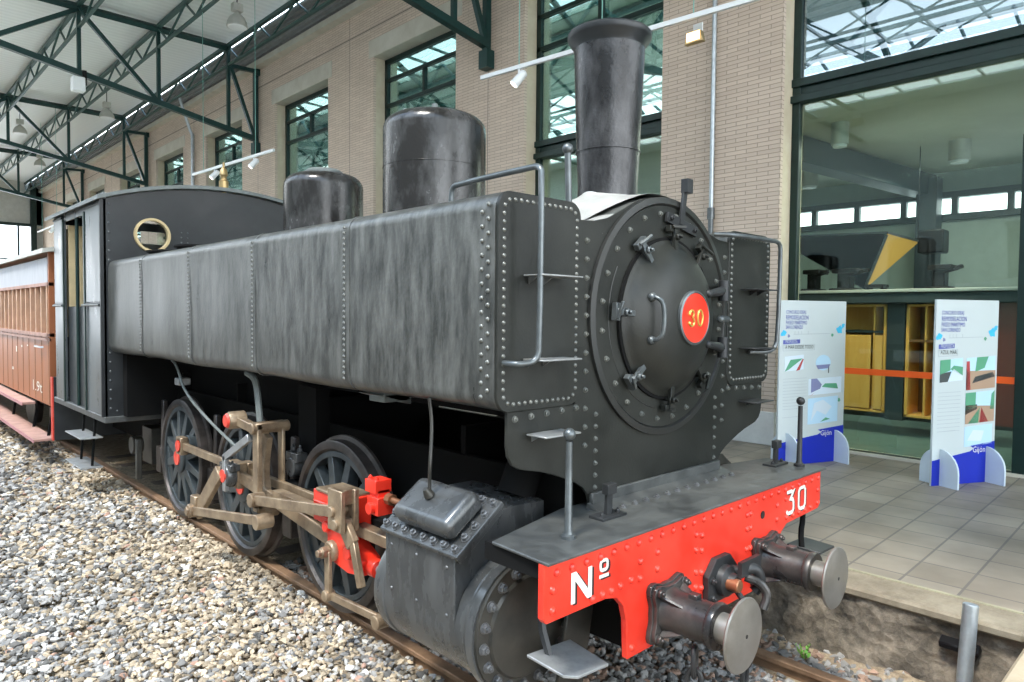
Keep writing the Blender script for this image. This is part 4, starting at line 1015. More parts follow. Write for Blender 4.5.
    def ex1(d, p):
        m = MB().lathe(p, (0, 0, 1), [(.08, -.02), (.07, .01), (.045, .02), (.035, .05), (.02, .06), (.02, .08)], 20); m.lathe(p+V(.16, .1, -.03), (0, 0, 1), [(.025, 0), (.02, .07)], 12); m.lathe(p+V(-.16, .12, -.04), (0, 0, 1), [(.035, 0), (.015, .08)], 12); m.build('safety_valve', 'roof_grey', d)
        m = MB(); m.lathe(V(p.x, p.y, 2.78), (0, 0, 1), [(.347, 0), (.350, .002), (.350, .006), (.347, .008)], 64, cap=False); m.build('dome_seam', 'dome_paint', d)
    def ex2(d, p):
        m = MB().lathe(p, (0, 0, 1), [(.16, -.03), (.16, .015), (.13, .035), (.02, .05)], 28); m.build('dome_lid', 'roof_grey', d)
        m = MB().bx(p.x-.2, p.x-.1, p.y-.33, p.y-.27, 2.36, 2.46); m.build('latch', 'deck_paint', d)
    dome(3.86, .348, 3.15, .11, 'steam_dome', ex1)
    dome(5.38, .325, 2.965, .12, 'sand_dome', ex2)
    # whistle near the cab
    m = MB().lathe((2.95, 7.5, 3.0), (0, 0, 1), [(.03, -.1), (.03, .10), (.048, .11), (.048, .18), (.03, .20), (.03, .23), (.042, .25), (.036, .30), (.012, .33), (.012, .38)], 18); lb(m, 'whistle', 'brass')
boiler_front()

def cab():
    X0, X1, Y0, Y1, Z0, Z1 = 1.80, mir(1.80), 7.44, 9.52, .80, 2.86
    def zr(x): return 3.075-.150*(x-XC)**2
    # front wall with two round windows
    poly = [(X0, Z0), (X1, Z0)]+[(X1-(X1-X0)*i/14, zr(X1-(X1-X0)*i/14)-.02) for i in range(15)]
    def ring(cx, cz, r, n=28): return [(cx+r*math.cos(2*math.pi*i/n), cz+r*math.sin(2*math.pi*i/n)) for i in range(n)]
    wx, wz, wr = 2.225, 2.55, .165
    # build the wall as strips so that the round holes are real
    m = MB()
    def wall_with_holes(y, th, zlow, hole):
        import bmesh
        bm = bmesh.new()
        def loop(pts):
            vs = [bm.verts.new((a, y, b)) for a, b in pts]; return [bm.edges.new((vs[i], vs[(i+1) % len(vs)])) for i in range(len(vs))]
        p2 = [(X0, zlow), (X1, zlow)]+poly[2:]
        ed = loop(p2)
        for c in hole: ed += loop(c)
        bmesh.ops.triangle_fill(bm, use_beauty=True, use_dissolve=False, edges=ed)
        bm.verts.ensure_lookup_table(); bm.verts.index_update()
        vs = [tuple(v.co) for v in bm.verts]; fs = [tuple(v.index for v in f.verts) for f in bm.faces]; bm.free()
        k = len(vs); m2 = MB(); m2.add(vs, fs); m2.add([(a, b+th, c) for a, b, c in vs], fs)
        loops = [p2]+hole
        for lp in loops:
            q = [(a, y, b) for a, b in lp]; n = len(q)
            m2.add(q+[(a, b+th, c) for a, b, c in q], [(i, (i+1) % n, n+(i+1) % n, n+i) for i in range(n)])
        return m2
    holes = [ring(wx, wz, wr), ring(mir(wx), wz, wr)]
    fw = lb(wall_with_holes(Y0, .02, Z0, holes), 'cab_front', 'cab_paint', smooth=0)
    lb(MB().bx(X0+.02, 2.3, Y1-.02, Y1, Z0, 1.9).bx(X1-.5, X1-.02, Y1-.02, Y1, Z0, 1.9).bx(X0+.02, X1-.02, Y1-.02, Y1, 2.8, 2.9), 'cab_rear', 'cab_paint', smooth=0)
    for c in (wx, mir(wx)):
        m = MB().lathe((c, Y0-.03, wz), (0, 1, 0), [(.165, 0), (.168, .06), (.142, .06), (.142, 0), (.165, 0)], 40, cap=False); m.build('window_ring', 'cream', fw)
        m = MB().lathe((c, Y0+.008, wz), (0, 1, 0), [(.143, 0), (.143, .006)], 40); m.build('pane', 'glass_clear', fw)
    m = MB()
    for i in range(24): m.rivet((X0+.045, Y0, Z0+.08+i*.088), (0, -1, 0), .011, n=7)
    for i in range(8): m.rivet((X0+.1+i*.07, Y0, Z0+.05), (0, -1, 0), .011, n=7)
    for a in (2.50, 2.56):
        for b in (2.50, 2.55, 2.60): m.rivet((a, Y0, b), (0, -1, 0), .009, n=6)
    m.build('cab_rivets', 'cab_side', fw)
    # sides: panels, doorway, posts
    for sx in (0, 1):
        f = (lambda a: a) if not sx else mir
        def pb(mb, xa, xb, *r): 
            A, B = sorted((f(xa), f(xb))); return mb.bx(A, B, *r)
        m = MB(); pb(m, X0, X0+.02, 7.44, 8.12, Z0, Z1); pb(m, X0, X0+.02, 9.04, 9.52, Z0, Z1); pb(m, X0, X0+.02, 7.44, 9.52, 2.78, 2.92)
        sd = lb(m, 'cab_side', 'cab_side', smooth=0)
        m = MB()
        for (a, b) in ((7.50, 8.06), (9.08, 9.48)):
            m = MB(); pb(m, X0-.012, X0, a, b, 1.89, 2.82); m.build('raised_panel', 'cab_side', sd, bevel=.004, smooth=0)
        m = MB(); pb(m, X0-.03, X0, 7.44, 7.47, Z0, 2.9)
        for z in (2.83, 1.87): pb(m, X0-.018, X0, 7.5, 8.08, z-.012, z+.012); pb(m, X0-.018, X0, 9.1, 9.5, z-.012, z+.012)
        m.build('edge_strip', 'cab_paint', sd, smooth=0)
        for a in (8.09, 9.02):
            m = MB(); pb(m, X0-.02, X0-.005, a, a+.04, Z0, 2.8); m.build('door_post', 'frame_green', sd, smooth=0)
        m = MB(); pb(m, X0+.03, X0+.05, 8.13, 9.04, Z0, 1.85); m.build('half_door', 'cab_paint', sd, smooth=0, bevel=.004)
        m = MB(); pb(m, X0+.04, X0+.30, 9.03, 9.05, 1.85, 2.75); pb(m, X0+.03, 2.0, 9.47, 9.49, 1.5, 2.75); m.build('inner_lining', 'cream', sd, smooth=0)
        m = MB(); m.cyl((f(X0-.025), 7.52, 1.86), (f(X0-.025), 8.16, 1.86), .012, n=8); m.cyl((f(X0-.025), 9.05, 1.86), (f(X0-.025), 9.5, 1.86), .012, n=8); m.build('side_handrail', 'rail_pipe', sd)
        m = MB(); m.cyl((f(X0+.02), 8.55, Z0), (f(X0+.02), 8.55, 2.8), .018, n=10); m.build('handrail_post', 'frame_green', sd)
    # roof
    m = MB(); n = 28; vs = []
    for y in (7.38, 9.72):
        for zt in (0, .035):
            for i in range(n+1):
                x = X0-.06+(X1-X0+.12)*i/n; vs.append((x, y, zr(x)-.01+zt))
    k = n+1
    def idx(yi, ti, i): return (yi*2+ti)*k+i
    fs = []
    for i in range(n):
        fs += [(idx(0, 1, i), idx(0, 1, i+1), idx(1, 1, i+1), idx(1, 1, i)), (idx(0, 0, i), idx(1, 0, i), idx(1, 0, i+1), idx(0, 0, i+1)), (idx(0, 0, i), idx(0, 0, i+1), idx(0, 1, i+1), idx(0, 1, i)), (idx(1, 0, i), idx(1, 1, i), idx(1, 1, i+1), idx(1, 0, i+1))]
    for i in (0, n): fs.append((idx(0, 0, i), idx(0, 1, i), idx(1, 1, i), idx(1, 0, i)))
    m.add(vs, fs); lb(m, 'cab_roof', 'roof_grey', smooth=40)
    m = MB().bx(X0-.01, X1+.01, 7.42, 9.6, .74, .80); lb(m, 'cab_floor', 'deck_paint', smooth=0, bevel=.005)
    # steps hanging under the doorway
    for f in ((lambda a: a), mir):
        m = MB(); 
        for y in (8.05, 8.5): m.bar((f(1.86), y, .78), (f(1.82), y, .22), .025, .02)
        st = lb(m, 'cab_step', 'under_black', smooth=0)
        for z in (.52, .22):
            A, B = sorted((f(1.70), f(1.90))); MB().bx(A, B, 7.95, 8.62, z, z+.012).build('step_tread', 'step_plate', st, smooth=0, bevel=.002)
    m = MB().bx(1.80, mir(1.80), 9.68, 9.76, .27, 1.02); rb = lb(m, 'rear_beam', 'cab_paint', smooth=0)
    m = MB().bx(1.785, 1.80, 9.68, 9.76, .27, 1.02); m.build('beam_edge', 'red_dull', rb, smooth=0)
    m = MB().bx(2.2, 3.7, 9.5, 9.7, .6, .8); lb(m, 'rear_frame', 'under_black', smooth=0)
cab()

def beam():
    Y = 1.66; zt = .93
    # red beam plate; left and right lobes lower in the centre
    L_ = [(1.755, zt), (1.755, .735), (1.77, .715), (2.10, .715), (2.17, .70), (2.215, .655), (2.235, .59), (2.24, .50), (2.245, .43)]
    R_ = [(3.50, .43), (3.515, .52), (3.535, .60), (3.575, .665), (3.64, .70), (4.03, .71), (4.06, .73), (4.06, zt)]
    m = MB().prism(L_+R_, lambda a, b: (a, Y, b), (0, .03, 0)); bm_ = lb(m, 'buffer_beam', 'red_paint', bevel=.003, smooth=0); bm_['label'] = 'red buffer beam with the number 30'
    m = MB(); rv = []
    for i in range(28): rv.append((1.82+i*.0815, .888))
    for z in (.82, .745): rv += [(1.80, z+.01), (4.02, z)]
    rv += [(2.32, .81), (2.32, .74), (2.44, .82), (2.44, .75), (3.52, .82), (3.52, .745), (3.62, .835)]
    rv += [(2.02, .738), (2.08, .738), (2.135, .738), (2.19, .742), (2.26, .748)]
    rv = [p for p in rv if p[0] > 0]
    for i in range(5): rv.append((3.63+i*.075, .735))
    for (a, dz) in ((2.74, 0), (2.785, -.012), (3.20, 0), (3.235, .0)):
        for z in (.83, .76, .66, .59): rv.append((a+.0, z+dz))
    rv += [(2.27, .47)]
    for a, b in rv: m.rivet((a, Y, b), (0, -1, 0), .0165, .012, n=12)
    m.build('beam_rivets', 'red_paint', bm_)
    m = MB().lathe((3.36, Y-.001, .80), (0, -1, 0), [(.02, 0), (.02, .002)], 16); m.build('beam_hole', 'shadow_black', bm_)
    # lettering N degree sign with black shadow; 30
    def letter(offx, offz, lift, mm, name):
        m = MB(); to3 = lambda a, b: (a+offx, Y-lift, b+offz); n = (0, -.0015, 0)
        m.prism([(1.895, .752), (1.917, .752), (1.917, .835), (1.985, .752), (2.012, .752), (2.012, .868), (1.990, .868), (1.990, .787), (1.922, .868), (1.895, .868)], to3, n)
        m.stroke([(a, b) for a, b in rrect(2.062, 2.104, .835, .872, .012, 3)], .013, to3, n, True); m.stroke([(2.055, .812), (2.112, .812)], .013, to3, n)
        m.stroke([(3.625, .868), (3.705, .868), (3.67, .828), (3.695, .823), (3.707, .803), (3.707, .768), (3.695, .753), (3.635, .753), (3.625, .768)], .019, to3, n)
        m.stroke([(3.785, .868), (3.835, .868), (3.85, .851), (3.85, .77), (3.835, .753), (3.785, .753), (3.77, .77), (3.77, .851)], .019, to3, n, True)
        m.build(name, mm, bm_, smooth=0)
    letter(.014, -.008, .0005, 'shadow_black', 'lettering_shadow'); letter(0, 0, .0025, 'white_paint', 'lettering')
    # deck plate
    m = MB(); dk = [(1.75, 1.635), (4.08, 1.635), (4.08, 2.0), (3.7, 2.08), (2.3, 2.08), (1.77, 1.95)]
    m.prism(dk, lambda a, b: (a, b, zt), (0, 0, .012)); lb(m, 'front_deck', 'deck_paint', bevel=.003, smooth=0)
    m = MB().bx(1.78, 4.04, 1.70, 2.0, .86, .93); m.bx(2.2, 2.4, 1.72, 2.1, .66, .90); lb(m, 'beam_frame', 'under_black', smooth=0)
    # lamp brackets on the deck
    for x, y in ((2.36, 1.86), (3.93, 1.87)):
        m = MB().bx(x-.08, x+.08, y-.04, y+.04, zt+.012, zt+.024); m.bar((x, y, zt+.02), (x+.005, y, zt+.13), .035, .018, (0, 1, 0)); m.bx(x-.025, x+.035, y-.02, y+.014, zt+.11, zt+.155)
        for a in (-.055, .055): m.hexbolt((x+a, y-.01, zt+.024), (0, 0, 1), .010)
        lb(m, 'lamp_bracket', 'dark_step', bevel=.003)
    # uncoupling posts with ball tops
    for x, y, h, mm in ((2.015, 1.78, 1.345, 'rail_pipe'), (4.0, 1.76, 1.32, 'dark_step')):
        m = MB().lathe((x, y, zt+.012), (0, 0, 1), [(.03, 0), (.03, .012), (.02, .018), (.0155, .03), (.0125, h-zt-.04)], 16); m.ball(V(x, y, h), .0245, 18)
        lb(m, 'marker_post', mm)
    # buffers
    for x in (2.49, 3.37):
        c = V(x, Y, .575)
        m = MB(); 
        cl = []
        for i in range(48):
            a = 2*math.pi*i/48; q = abs(math.cos(2*a)) if False else 0
            r = .132+.028*math.cos(4*(a-math.pi/4))+.008*math.cos(8*(a-math.pi/4)); cl.append((r*math.cos(a), r*math.sin(a)))
        m.prism(cl, lambda a, b: (c.x+a, c.y-.022, c.z+b), (0, .022, 0)); m.prism([(a*.93, b*.93) for a, b in cl], lambda a, b: (c.x+a, c.y-.04, c.z+b), (0, .02, 0))
        m.lathe(c, (0, -1, 0), [(.10, .03), (.092, .05), (.085, .08), (.082, .235), (.092, .24), (.095, .255), (.09, .27), (.065, .27)], 36)
        for a in (45, 135, 225, 315):
            r = math.radians(a); m.hexbolt(c+V(.135*math.cos(r), -.04, .135*math.sin(r)), (0, -1, 0), .018, .018)
            m.prism([(0, 0), (-.10, 0), (0, .05)], lambda p, q: c+V(0, -.04+p, 0)+V(math.cos(r), 0, math.sin(r))*(.08+q), V(-math.sin(r), 0, math.cos(r))*.012)
        m.bx(c.x-.02, c.x+.02, c.y-.17, c.y-.13, c.z+.078, c.z+.10)
        b = lb(m, 'buffer', 'buffer_metal', bevel=.002)
        m = MB().lathe(c, (0, -1, 0), [(.06, .26), (.06, .345), (.10, .352), (.142, .356), (.146, .362), (.142, .368), (.10, .375), (.001, .378)], 48); m.build('buffer_head', 'buffer_face', b, smooth=40)
        MB().lathe(c+V(.0, -.378, 0), (0, -1, 0), [(.008, 0), (.008, .0015)], 10).build('centre_hole', 'shadow_black', b)
    # coupling: plate, hook, links
    c = V(2.93, Y, .585)
    m = MB().prism([(-.13, -.09), (.13, -.09), (.13, .04), (.06, .11), (-.06, .11), (-.13, .04)], lambda a, b: (c.x+a, c.y-.03, c.z+b), (0, .03, 0)); m.lathe(c, (0, -1, 0), [(.075, .03), (.07, .06), (.045, .07), (.04, .10)], 20)
    for a, b in ((-.1, .02), (.1, .02), (-.1, -.06), (.1, -.06)): m.hexbolt(c+V(a, -.03, b), (0, -1, 0), .015, .014)
    lb(m, 'coupling_plate', 'dark_step', bevel=.004)
    m = MB(); m.cyl(c+V(-.02, -.05, .0), c+V(-.02, -.125, 0), .030, n=16); cp = lb(m, 'coupling_bolt', 'copper', bevel=.004)
    m = MB(); m.tube(smoothp([c+V(.06, -.03, .03), c+V(.07, -.09, .04), c+V(.10, -.12, .06), c+V(.13, -.14, .03), c+V(.14, -.14, -.03), c+V(.12, -.12, -.06)], 2), [.03]*24 if False else .026, 12)
    m.bx(c.x-.0, c.x+.18, c.y-.12, c.y-.10, c.z+.03, c.z+.10); lb(m, 'coupling_hook', 'dark_step')
    def link(o_, p, rx, rz, ang, r=.0115):
        q = [p+Matrix.Rotation(ang, 3, 'Z') @ V(rx*math.cos(t), 0, rz*math.sin(t)) for t in [2*math.pi*i/20 for i in range(20)]]; o_.tube(q+[q[0]], r, 8)
    for x0 in (2.62,):
        m = MB(); p = V(x0-.14, 1.50, .40)
        for i in range(4): link(m, p+V(0, 0, -.09*i), .03, .06, (i % 2)*1.57+.4)
        lb(m, 'safety_chain', 'dark_step')
    m = MB(); p = V(2.90, 1.50, .40)
    for i in range(3): link(m, p+V(.0, 0, -.10*i), .028, .065, (i % 2)*1.57+.2, .012)
    m.tube(smoothp([V(2.92, 1.56, .56), V(2.92, 1.50, .50), V(2.90, 1.50, .44)], 1), .014, 8)
    lb(m, 'coupling_chain', 'dark_step')
    m = MB().tube(smoothp([V(3.0, 1.56, .60), V(3.03, 1.50, .585), V(3.05, 1.47, .53), V(3.02, 1.48, .47)], 2), .020, 10); lb(m, 'coupling_link', 'buffer_metal')
    # guard irons and footsteps under the beam
    m = MB()
    m.tube(smoothp([V(2.02, 1.92, .90), V(2.02, 1.92, .70), V(1.99, 1.90, .58), V(2.0, 1.86, .46)], 1), .018, 6); fs_ = lb(m, 'front_step_bracket', 'dark_step')
    m = MB(); pts = [(1.93, 1.80), (2.20, 1.66), (2.36, 1.80), (2.12, 1.96)]
    vs = [(1.915, 1.90, .475), (1.93, 1.72, .455), (1.98, 1.69, .445), (2.15, 1.68, .44), (2.17, 1.90, .455)]
    m.add(vs+[(a, b, c_-.012) for a, b, c_ in vs], [(0, 1, 2, 3, 4), (9, 8, 7, 6, 5)]+[(i, (i+1) % 5, 5+(i+1) % 5, 5+i) for i in range(5)]); m.build('step_tread', 'step_plate', fs_, smooth=0, bevel=.002)
    m = MB().bar((2.36, 1.95, .9), (2.20, 1.95, .10), .17, .02, (0, 1, 0)); lb(m, 'guard_iron', 'cyl_front', bevel=.004)
    m = MB().tube(smoothp([V(3.92, 1.70, .73), V(3.93, 1.70, .66), V(3.86, 1.68, .60), V(3.83, 1.66, .53)], 1), .016, 8); fs_ = lb(m, 'front_step_bracket', 'under_black')
    m = MB(); vs = [(3.80, 1.73, .54), (3.84, 1.56, .52), (4.05, 1.57, .51), (4.04, 1.74, .525)]
    m.add(vs+[(a, b, c_-.012) for a, b, c_ in vs], [(0, 1, 2, 3), (7, 6, 5, 4)]+[(i, (i+1) % 4, 4+(i+1) % 4, 4+i) for i in range(4)]); m.build('step_tread', 'dark_step', fs_, smooth=0, bevel=.002)
beam()

def running_gear():
    # frames, firebox and the dark underside
    m = MB()
    for x in (2.42, 3.48): m.bx(x-.02, x+.02, 2.1, 9.6, .38, 1.05); m.bx(x-.02, x+.02, 1.72, 2.1, .38, .90)
    for y in (2.12, 2.9, 4.5, 5.9, 7.2, 8.8): m.bx(2.42, 3.48, y-.02, y+.02, .4, 1.2)
    lb(m, 'frame', 'under_black', smooth=0)
    m = MB().bx(2.5, 3.4, 4.8, 7.3, .55, 1.9); m.bx(2.36, 3.54, 2.1, 7.4, 1.30, 1.42); lb(m, 'firebox', 'under_black', smooth=0)
    m = MB().bx(1.95, 3.95, 7.3, 7.42, .8, 1.5); lb(m, 'running_plate', 'under_black', smooth=0)
    WR = .52
    def wheel(f, y, crank):
        s = 1 if f(0) == 0 else -1          # outward is -x on the near side
        ox = V(-s, 0, 0); c = V(f(2.28), y, .505)
        m = MB(); n = 12
        m.lathe(c, ox, [(.42, .03), (.42, .10), (.455, .10), (.455, .03)], 48, cap=False)
        m.lathe(c, ox, [(.455, .02), (.455, .105), (.42, .105)], 48, cap=False)
        m.lathe(c, ox, [(.13, 0), (.13, .13), (.11, .14), (.0, .14)], 28)
        for i in range(n):
            a = 2*math.pi*(i+.5)/n; u = V(0, math.cos(a), math.sin(a)); w = V(0, -math.sin(a), math.cos(a)); p0, p1 = c+u*.09+ox*.065, c+u*.44+ox*.065
            vs = [p+w*(sa*h)+ox*(sb*t) for p, h, t in ((p0, .045, .05), (p1, .027, .03)) for sa in (-1, 1) for sb in (-1, 1)]
            m.add(vs, [(0, 1, 3, 2), (4, 6, 7, 5), (0, 4, 5, 1), (2, 3, 7, 6), (0, 2, 6, 4), (1, 5, 7, 3)])
        # balance weight opposite the crank
        ca = math.atan2(-crank[1], -crank[0]); pl = [(.44*math.cos(ca+math.radians(t)), .44*math.sin(ca+math.radians(t))) for t in range(-42, 43, 6)]
        m.prism([(p*1, q) for p, q in pl], lambda a, b: c+V(0, a, b)+ox*.03, ox*.06)
        cc = c+V(0, crank[0], crank[1]); m.cyl(cc+ox*.05, cc+ox*.14, .085, n=20)
        w_ = lb(m, 'driving_wheel', 'wheel_grey', smooth=35, bevel=.003)
        MB().lathe(c, ox, [(.455, .02), (.545, .02), (.545, .04), (WR, .05), (WR, .112), (WR-.012, .12), (.47, .12), (.455, .10)], 64, cap=False).build('tyre', 'tyre_steel', w_, smooth=40)
        if f(0) == 0:
            MB().cyl(c+ox*.14, c+ox*.15, .062, n=24).build('hub_cap', 'red_dull', w_)
        return c
    crank = (-.24, .15)
    ys = (6.52, 5.16, 3.80)
    for y in ys: wheel(lambda x: x, y, crank)
    for y in ys: wheel(mir, y, (.15, .24))
    pin = [V(2.10, y+crank[0], .505+crank[1]) for y in ys]
    # coupling rods
    m = MB()
    for a, b in ((pin[0], pin[1]), (pin[1], pin[2])): m.bar(a, b, .062, .03, (1, 0, 0))
    for p in pin: m.cyl(p-V(.03, 0, 0), p+V(.06, 0, 0), .062, n=24); 
    for p in pin: m.bx(p.x-.03, p.x+.03, p.y-.06, p.y+.06, p.z-.075, p.z+.075)
    lb(m, 'coupling_rod', 'rod_steel', bevel=.004)
    MB().cyl(pin[0]-V(.04, 0, 0), pin[0]-V(.03, 0, 0), .048, n=20).build('pin_cap', 'red_dull', LOCO)
    # connecting rod
    bp = pin[1]+V(-.08, 0, 0); sp_ = V(2.0, 3.44, .50)
    m = MB().bar(bp, sp_, .085, .035, (1, 0, 0)); m.bx(bp.x-.035, bp.x+.035, bp.y-.09, bp.y+.09, bp.z-.09, bp.z+.09); lb(m, 'connecting_rod', 'rod_steel', bevel=.006)
    m = MB().lathe(bp+V(-.03, 0, 0), (-1, 0, 0), [(.085, 0), (.085, .05), (.075, .07), (.05, .07)], 22)
    for a in (-.06, .06): m.hexbolt(bp+V(-.06, a, .06), (0, 0, 1), .018, .03)
    m.bx(bp.x-.09, bp.x-.02, bp.y-.1, bp.y+.1, bp.z+.04, bp.z+.085); bb = lb(m, 'big_end', 'cyl_paint', bevel=.006)
    MB().lathe(bp+V(-.10, 0, 0), (-1, 0, 0), [(.045, 0), (.045, .01)], 20).build('big_end_cap', 'red_dull', bb)
    # return crank and eccentric rod
    e0 = bp+V(-.10, .06, .02); e1 = V(1.89, 5.36, .33)
    m = MB().bar(e0, e1+V(0, -.03, -.02), .11, .04, (1, 0, 0)); m.cyl(e1+V(.02, 0, 0), e1-V(.06, 0, 0), .05, n=18); m.bx(1.86, 1.92, e1.y-.06, e1.y+.04, e1.z, e1.z+.11); lb(m, 'return_crank', 'rod_steel', bevel=.006)
    e2 = V(1.88, 4.20, .50)
    m = MB().bar(e1+V(-.03, 0, 0), e2, .062, .026, (1, 0, 0)); m.cyl(e2+V(.06, 0, 0), e2-V(.05, 0, 0), .048, n=18); m.cyl(e1-V(.045, 0, 0), e1-V(.075, 0, 0), .035, n=6); lb(m, 'eccentric_rod', 'rod_steel', bevel=.004)
    # expansion link in its bracket
    yl = 4.42
    m = MB(); m.bx(1.93, 1.965, yl-.04, yl+.04, .52, 1.08); m.bx(2.10, 2.125, yl-.035, yl+.035, .60, 1.08); m.bx(1.92, 2.14, yl-.04, yl+.04, 1.04, 1.085); m.bx(1.93, 2.12, yl-.04, yl+.04, .50, .55)
    m.cyl((1.90, yl, 1.05), (2.16, yl, 1.05), .038, n=18); lb(m, 'link_bracket', 'rod_steel', bevel=.006)
    q = [V(2.03, yl+.03+.05*math.sin(math.pi*t), .53+.46*t) for t in [i/10 for i in range(11)]]
    m = MB(); 
    for i in range(10): m.bar(q[i], q[i+1]+(q[i+1]-q[i])*.05, .085, .04, (1, 0, 0))
    m.cyl((1.98, yl, .5), (2.08, yl, .5), .045, n=16); lb(m, 'expansion_link', 'rod_steel', bevel=.003)
    m = MB().lathe((2.17, yl, .76), (1, 0, 0), [(.065, 0), (.065, .10), (.05, .12)], 20); m.bx(2.18, 2.26, yl-.08, yl+.08, .80, .86)
    for a in (-.05, .05): m.hexbolt((2.22, yl+a, .86), (0, 0, 1), .018, .03)
    lb(m, 'trunnion_bearing', 'cyl_paint', bevel=.004)
    m = MB().bar((1.93, yl+.02, 1.05), (1.93, 4.70, 1.075), .06, .05, (1, 0, 0)); m.lathe((1.98, 4.70, 1.075), (-1, 0, 0), [(.06, 0), (.06, .10), (.05, .12)], 20); la = lb(m, 'lifting_arm', 'rod_steel', bevel=.005)
    MB().lathe((1.86, 4.70, 1.075), (-1, 0, 0), [(.05, 0), (.04, .012)], 20).build('arm_cap', 'red_dull', la)
    m = MB(); m.bar((1.93, 4.50, .98), (1.93, 4.92, .78), .05, .03, (1, 0, 0)); m.bar((1.93, 4.91, .80), (1.93, 4.90, .55), .05, .03, (1, 0, 0)); lb(m, 'oil_pipe_bracket', 'bright_steel', bevel=.003)
    m = MB().bx(2.12, 2.3, 3.0, 4.5, .62, .66); m.bx(2.3, 2.4, 4.3, 4.55, .5, 1.3); lb(m, 'motion_bracket', 'under_black', smooth=0)
    # radius rod, combination lever, valve spindle
    r0, r1 = V(1.90, 4.36, .60), V(1.90, 3.28, .745)
    m = MB().bar(r0, r1, .062, .028, (1, 0, 0)); m.cyl(r0-V(.035, 0, 0), r0+V(.06, 0, 0), .045, n=16); lb(m, 'radius_rod', 'rod_steel', bevel=.004)
    m = MB()
    for x in (1.86, 1.94): m.bx(x-.014, x+.014, 3.19, 3.33, .66, .88)
    m.bx(1.86, 1.94, 3.21, 3.31, .80, .88)
    for z, y in ((.76, 3.28), (.70, 3.24)): m.cyl((1.83, y, z), (1.97, y, z), .028, n=14)
    m.bar((1.90, 3.24, .68), (1.90, 3.16, .60), .09, .035, (1, 0, 0)); m.bar((1.90, 3.16, .62), (1.90, 3.08, .40), .05, .03, (1, 0, 0)); cl_ = lb(m, 'combination_lever', 'rod_steel', bevel=.004)
    m = MB(); m.bx(1.945, 2.04, 3.0, 3.10, .775, .865); m.bx(1.945, 2.04, 3.02, 3.12, .885, .95); m.bx(1.96, 2.03, 3.02, 3.10, .86, .9)
    for a in (3.04, 3.10): m.hexbolt((1.965, a, .95), (0, 0, 1), .012)
    m.cyl((1.92, 3.05, .81), (1.95, 3.05, .81), .03, n=12); lb(m, 'valve_crosshead', 'red_paint', bevel=.008)
    m = MB().cyl((2.0, 3.0, .86), (2.0, 2.72, .86), .016, n=14); m.cyl((2.0, 2.99, .86), (2.0, 2.95, .86), .03, n=8); lb(m, 'valve_spindle', 'copper')
    # crosshead: red slipper block on the slide bar
    m = MB(); m.bx(1.94, 2.10, 3.30, 3.66, .62, .80); m.prism([(3.62, .64), (3.34, .64), (3.28, .56), (3.16, .50), (3.16, .42), (3.30, .40), (3.44, .42), (3.52, .46), (3.52, .56)], lambda a, b: (1.95, a, b), (.12, 0, 0))
    for z in (.655, .68, .705, .73): m.bx(1.932, 1.945, 3.33, 3.65, z, z+.012)
    m.cyl((1.92, 3.50, .615), (1.95, 3.50, .615), .032, n=12); m.cyl((1.91, 3.25, .53), (1.96, 3.25, .53), .035, n=12); m.cyl((2.02, 3.2, .46), (2.02, 3.10, .46), .05, n=16)
    ch = lb(m, 'crosshead', 'red_paint', bevel=.012, seg=2)
    m = MB().lathe((1.95, 3.45, .49), (-1, 0, 0), [(.058, 0), (.058, .02), (.048, .035)], 22); m.lathe((1.95, 3.45, .49), (-1, 0, 0), [(.034, .03), (.034, .075), (.022, .08), (.022, .10)], 6); m.build('crosshead_pin', 'rod_steel', ch, bevel=.002)
    MB().bx(1.93, 2.11, 3.32, 3.62, .795, .815).build('crosshead_cap', 'rod_steel', ch, bevel=.006)
    m = MB().bx(1.99, 2.06, 2.75, 4.3, .60, .66); lb(m, 'slide_bar', 'rod_steel', bevel=.004)
    m = MB().cyl((2.02, 3.15, .46), (2.02, 2.82, .46), .024, n=16); lb(m, 'piston_rod', 'bright_steel')
    m = MB().bar((1.91, 3.44, .50), (1.92, 3.45, .25), .055, .022, (1, 0, 0)); m.bar((1.93, 3.48, .24), (1.93, 2.92, .27), .042, .024, (1, 0, 0)); m.cyl((1.95, 3.45, .245), (1.89, 3.45, .245), .032, n=14); m.cyl((1.96, 2.93, .27), (1.88, 2.93, .27), .036, n=16); lb(m, 'union_link', 'rod_steel', bevel=.004)
    # cylinder with its inclined steam chest
    cc = V(2.05, 0, .505); R = .262
    bot = [(cc.x+R*math.cos(math.radians(a)), cc.z+R*math.sin(math.radians(a))) for a in range(180, 361, 9)]
    body = [(1.785, .815), (1.788, .51)]+bot[1:]+[(2.312, .96), (2.01, .965)]
    m = MB().prism(body, lambda a, b: (a, 2.19, b), (0, .50, 0)); cy = lb(m, 'cylinder', 'cyl_paint', smooth=30, bevel=.004)
    m = MB().lathe((cc.x, 2.79, cc.z), (0, -1, 0), [(.20, -.04), (.262, 0), (.268, .02), (.268, .08), (.262, .085), (.262, .60), (.266, .605), (.266, .66), (.262, .665), (.262, .69), (.285, .695), (.285, .735), (.20, .74)], 56); m.build('cylinder_barrel', 'cyl_paint', cy, smooth=30)
    m = MB().lathe((cc.x, 2.05, cc.z), (0, -1, 0), [(.275, -.01), (.275, .012), (.215, .014), (.205, .026), (.1, .03), (.001, .030)], 56); m.build('front_cover', 'cyl_front', cy, smooth=30)
    m = MB()
    for i in range(18):
        a = 2*math.pi*(i+.3)/18; m.hexbolt((cc.x+.242*math.cos(a), 2.038, cc.z+.242*math.sin(a)), (0, -1, 0), .0185, .018)
    m.build('cover_bolts', 'bolt_steel', cy, smooth=25)
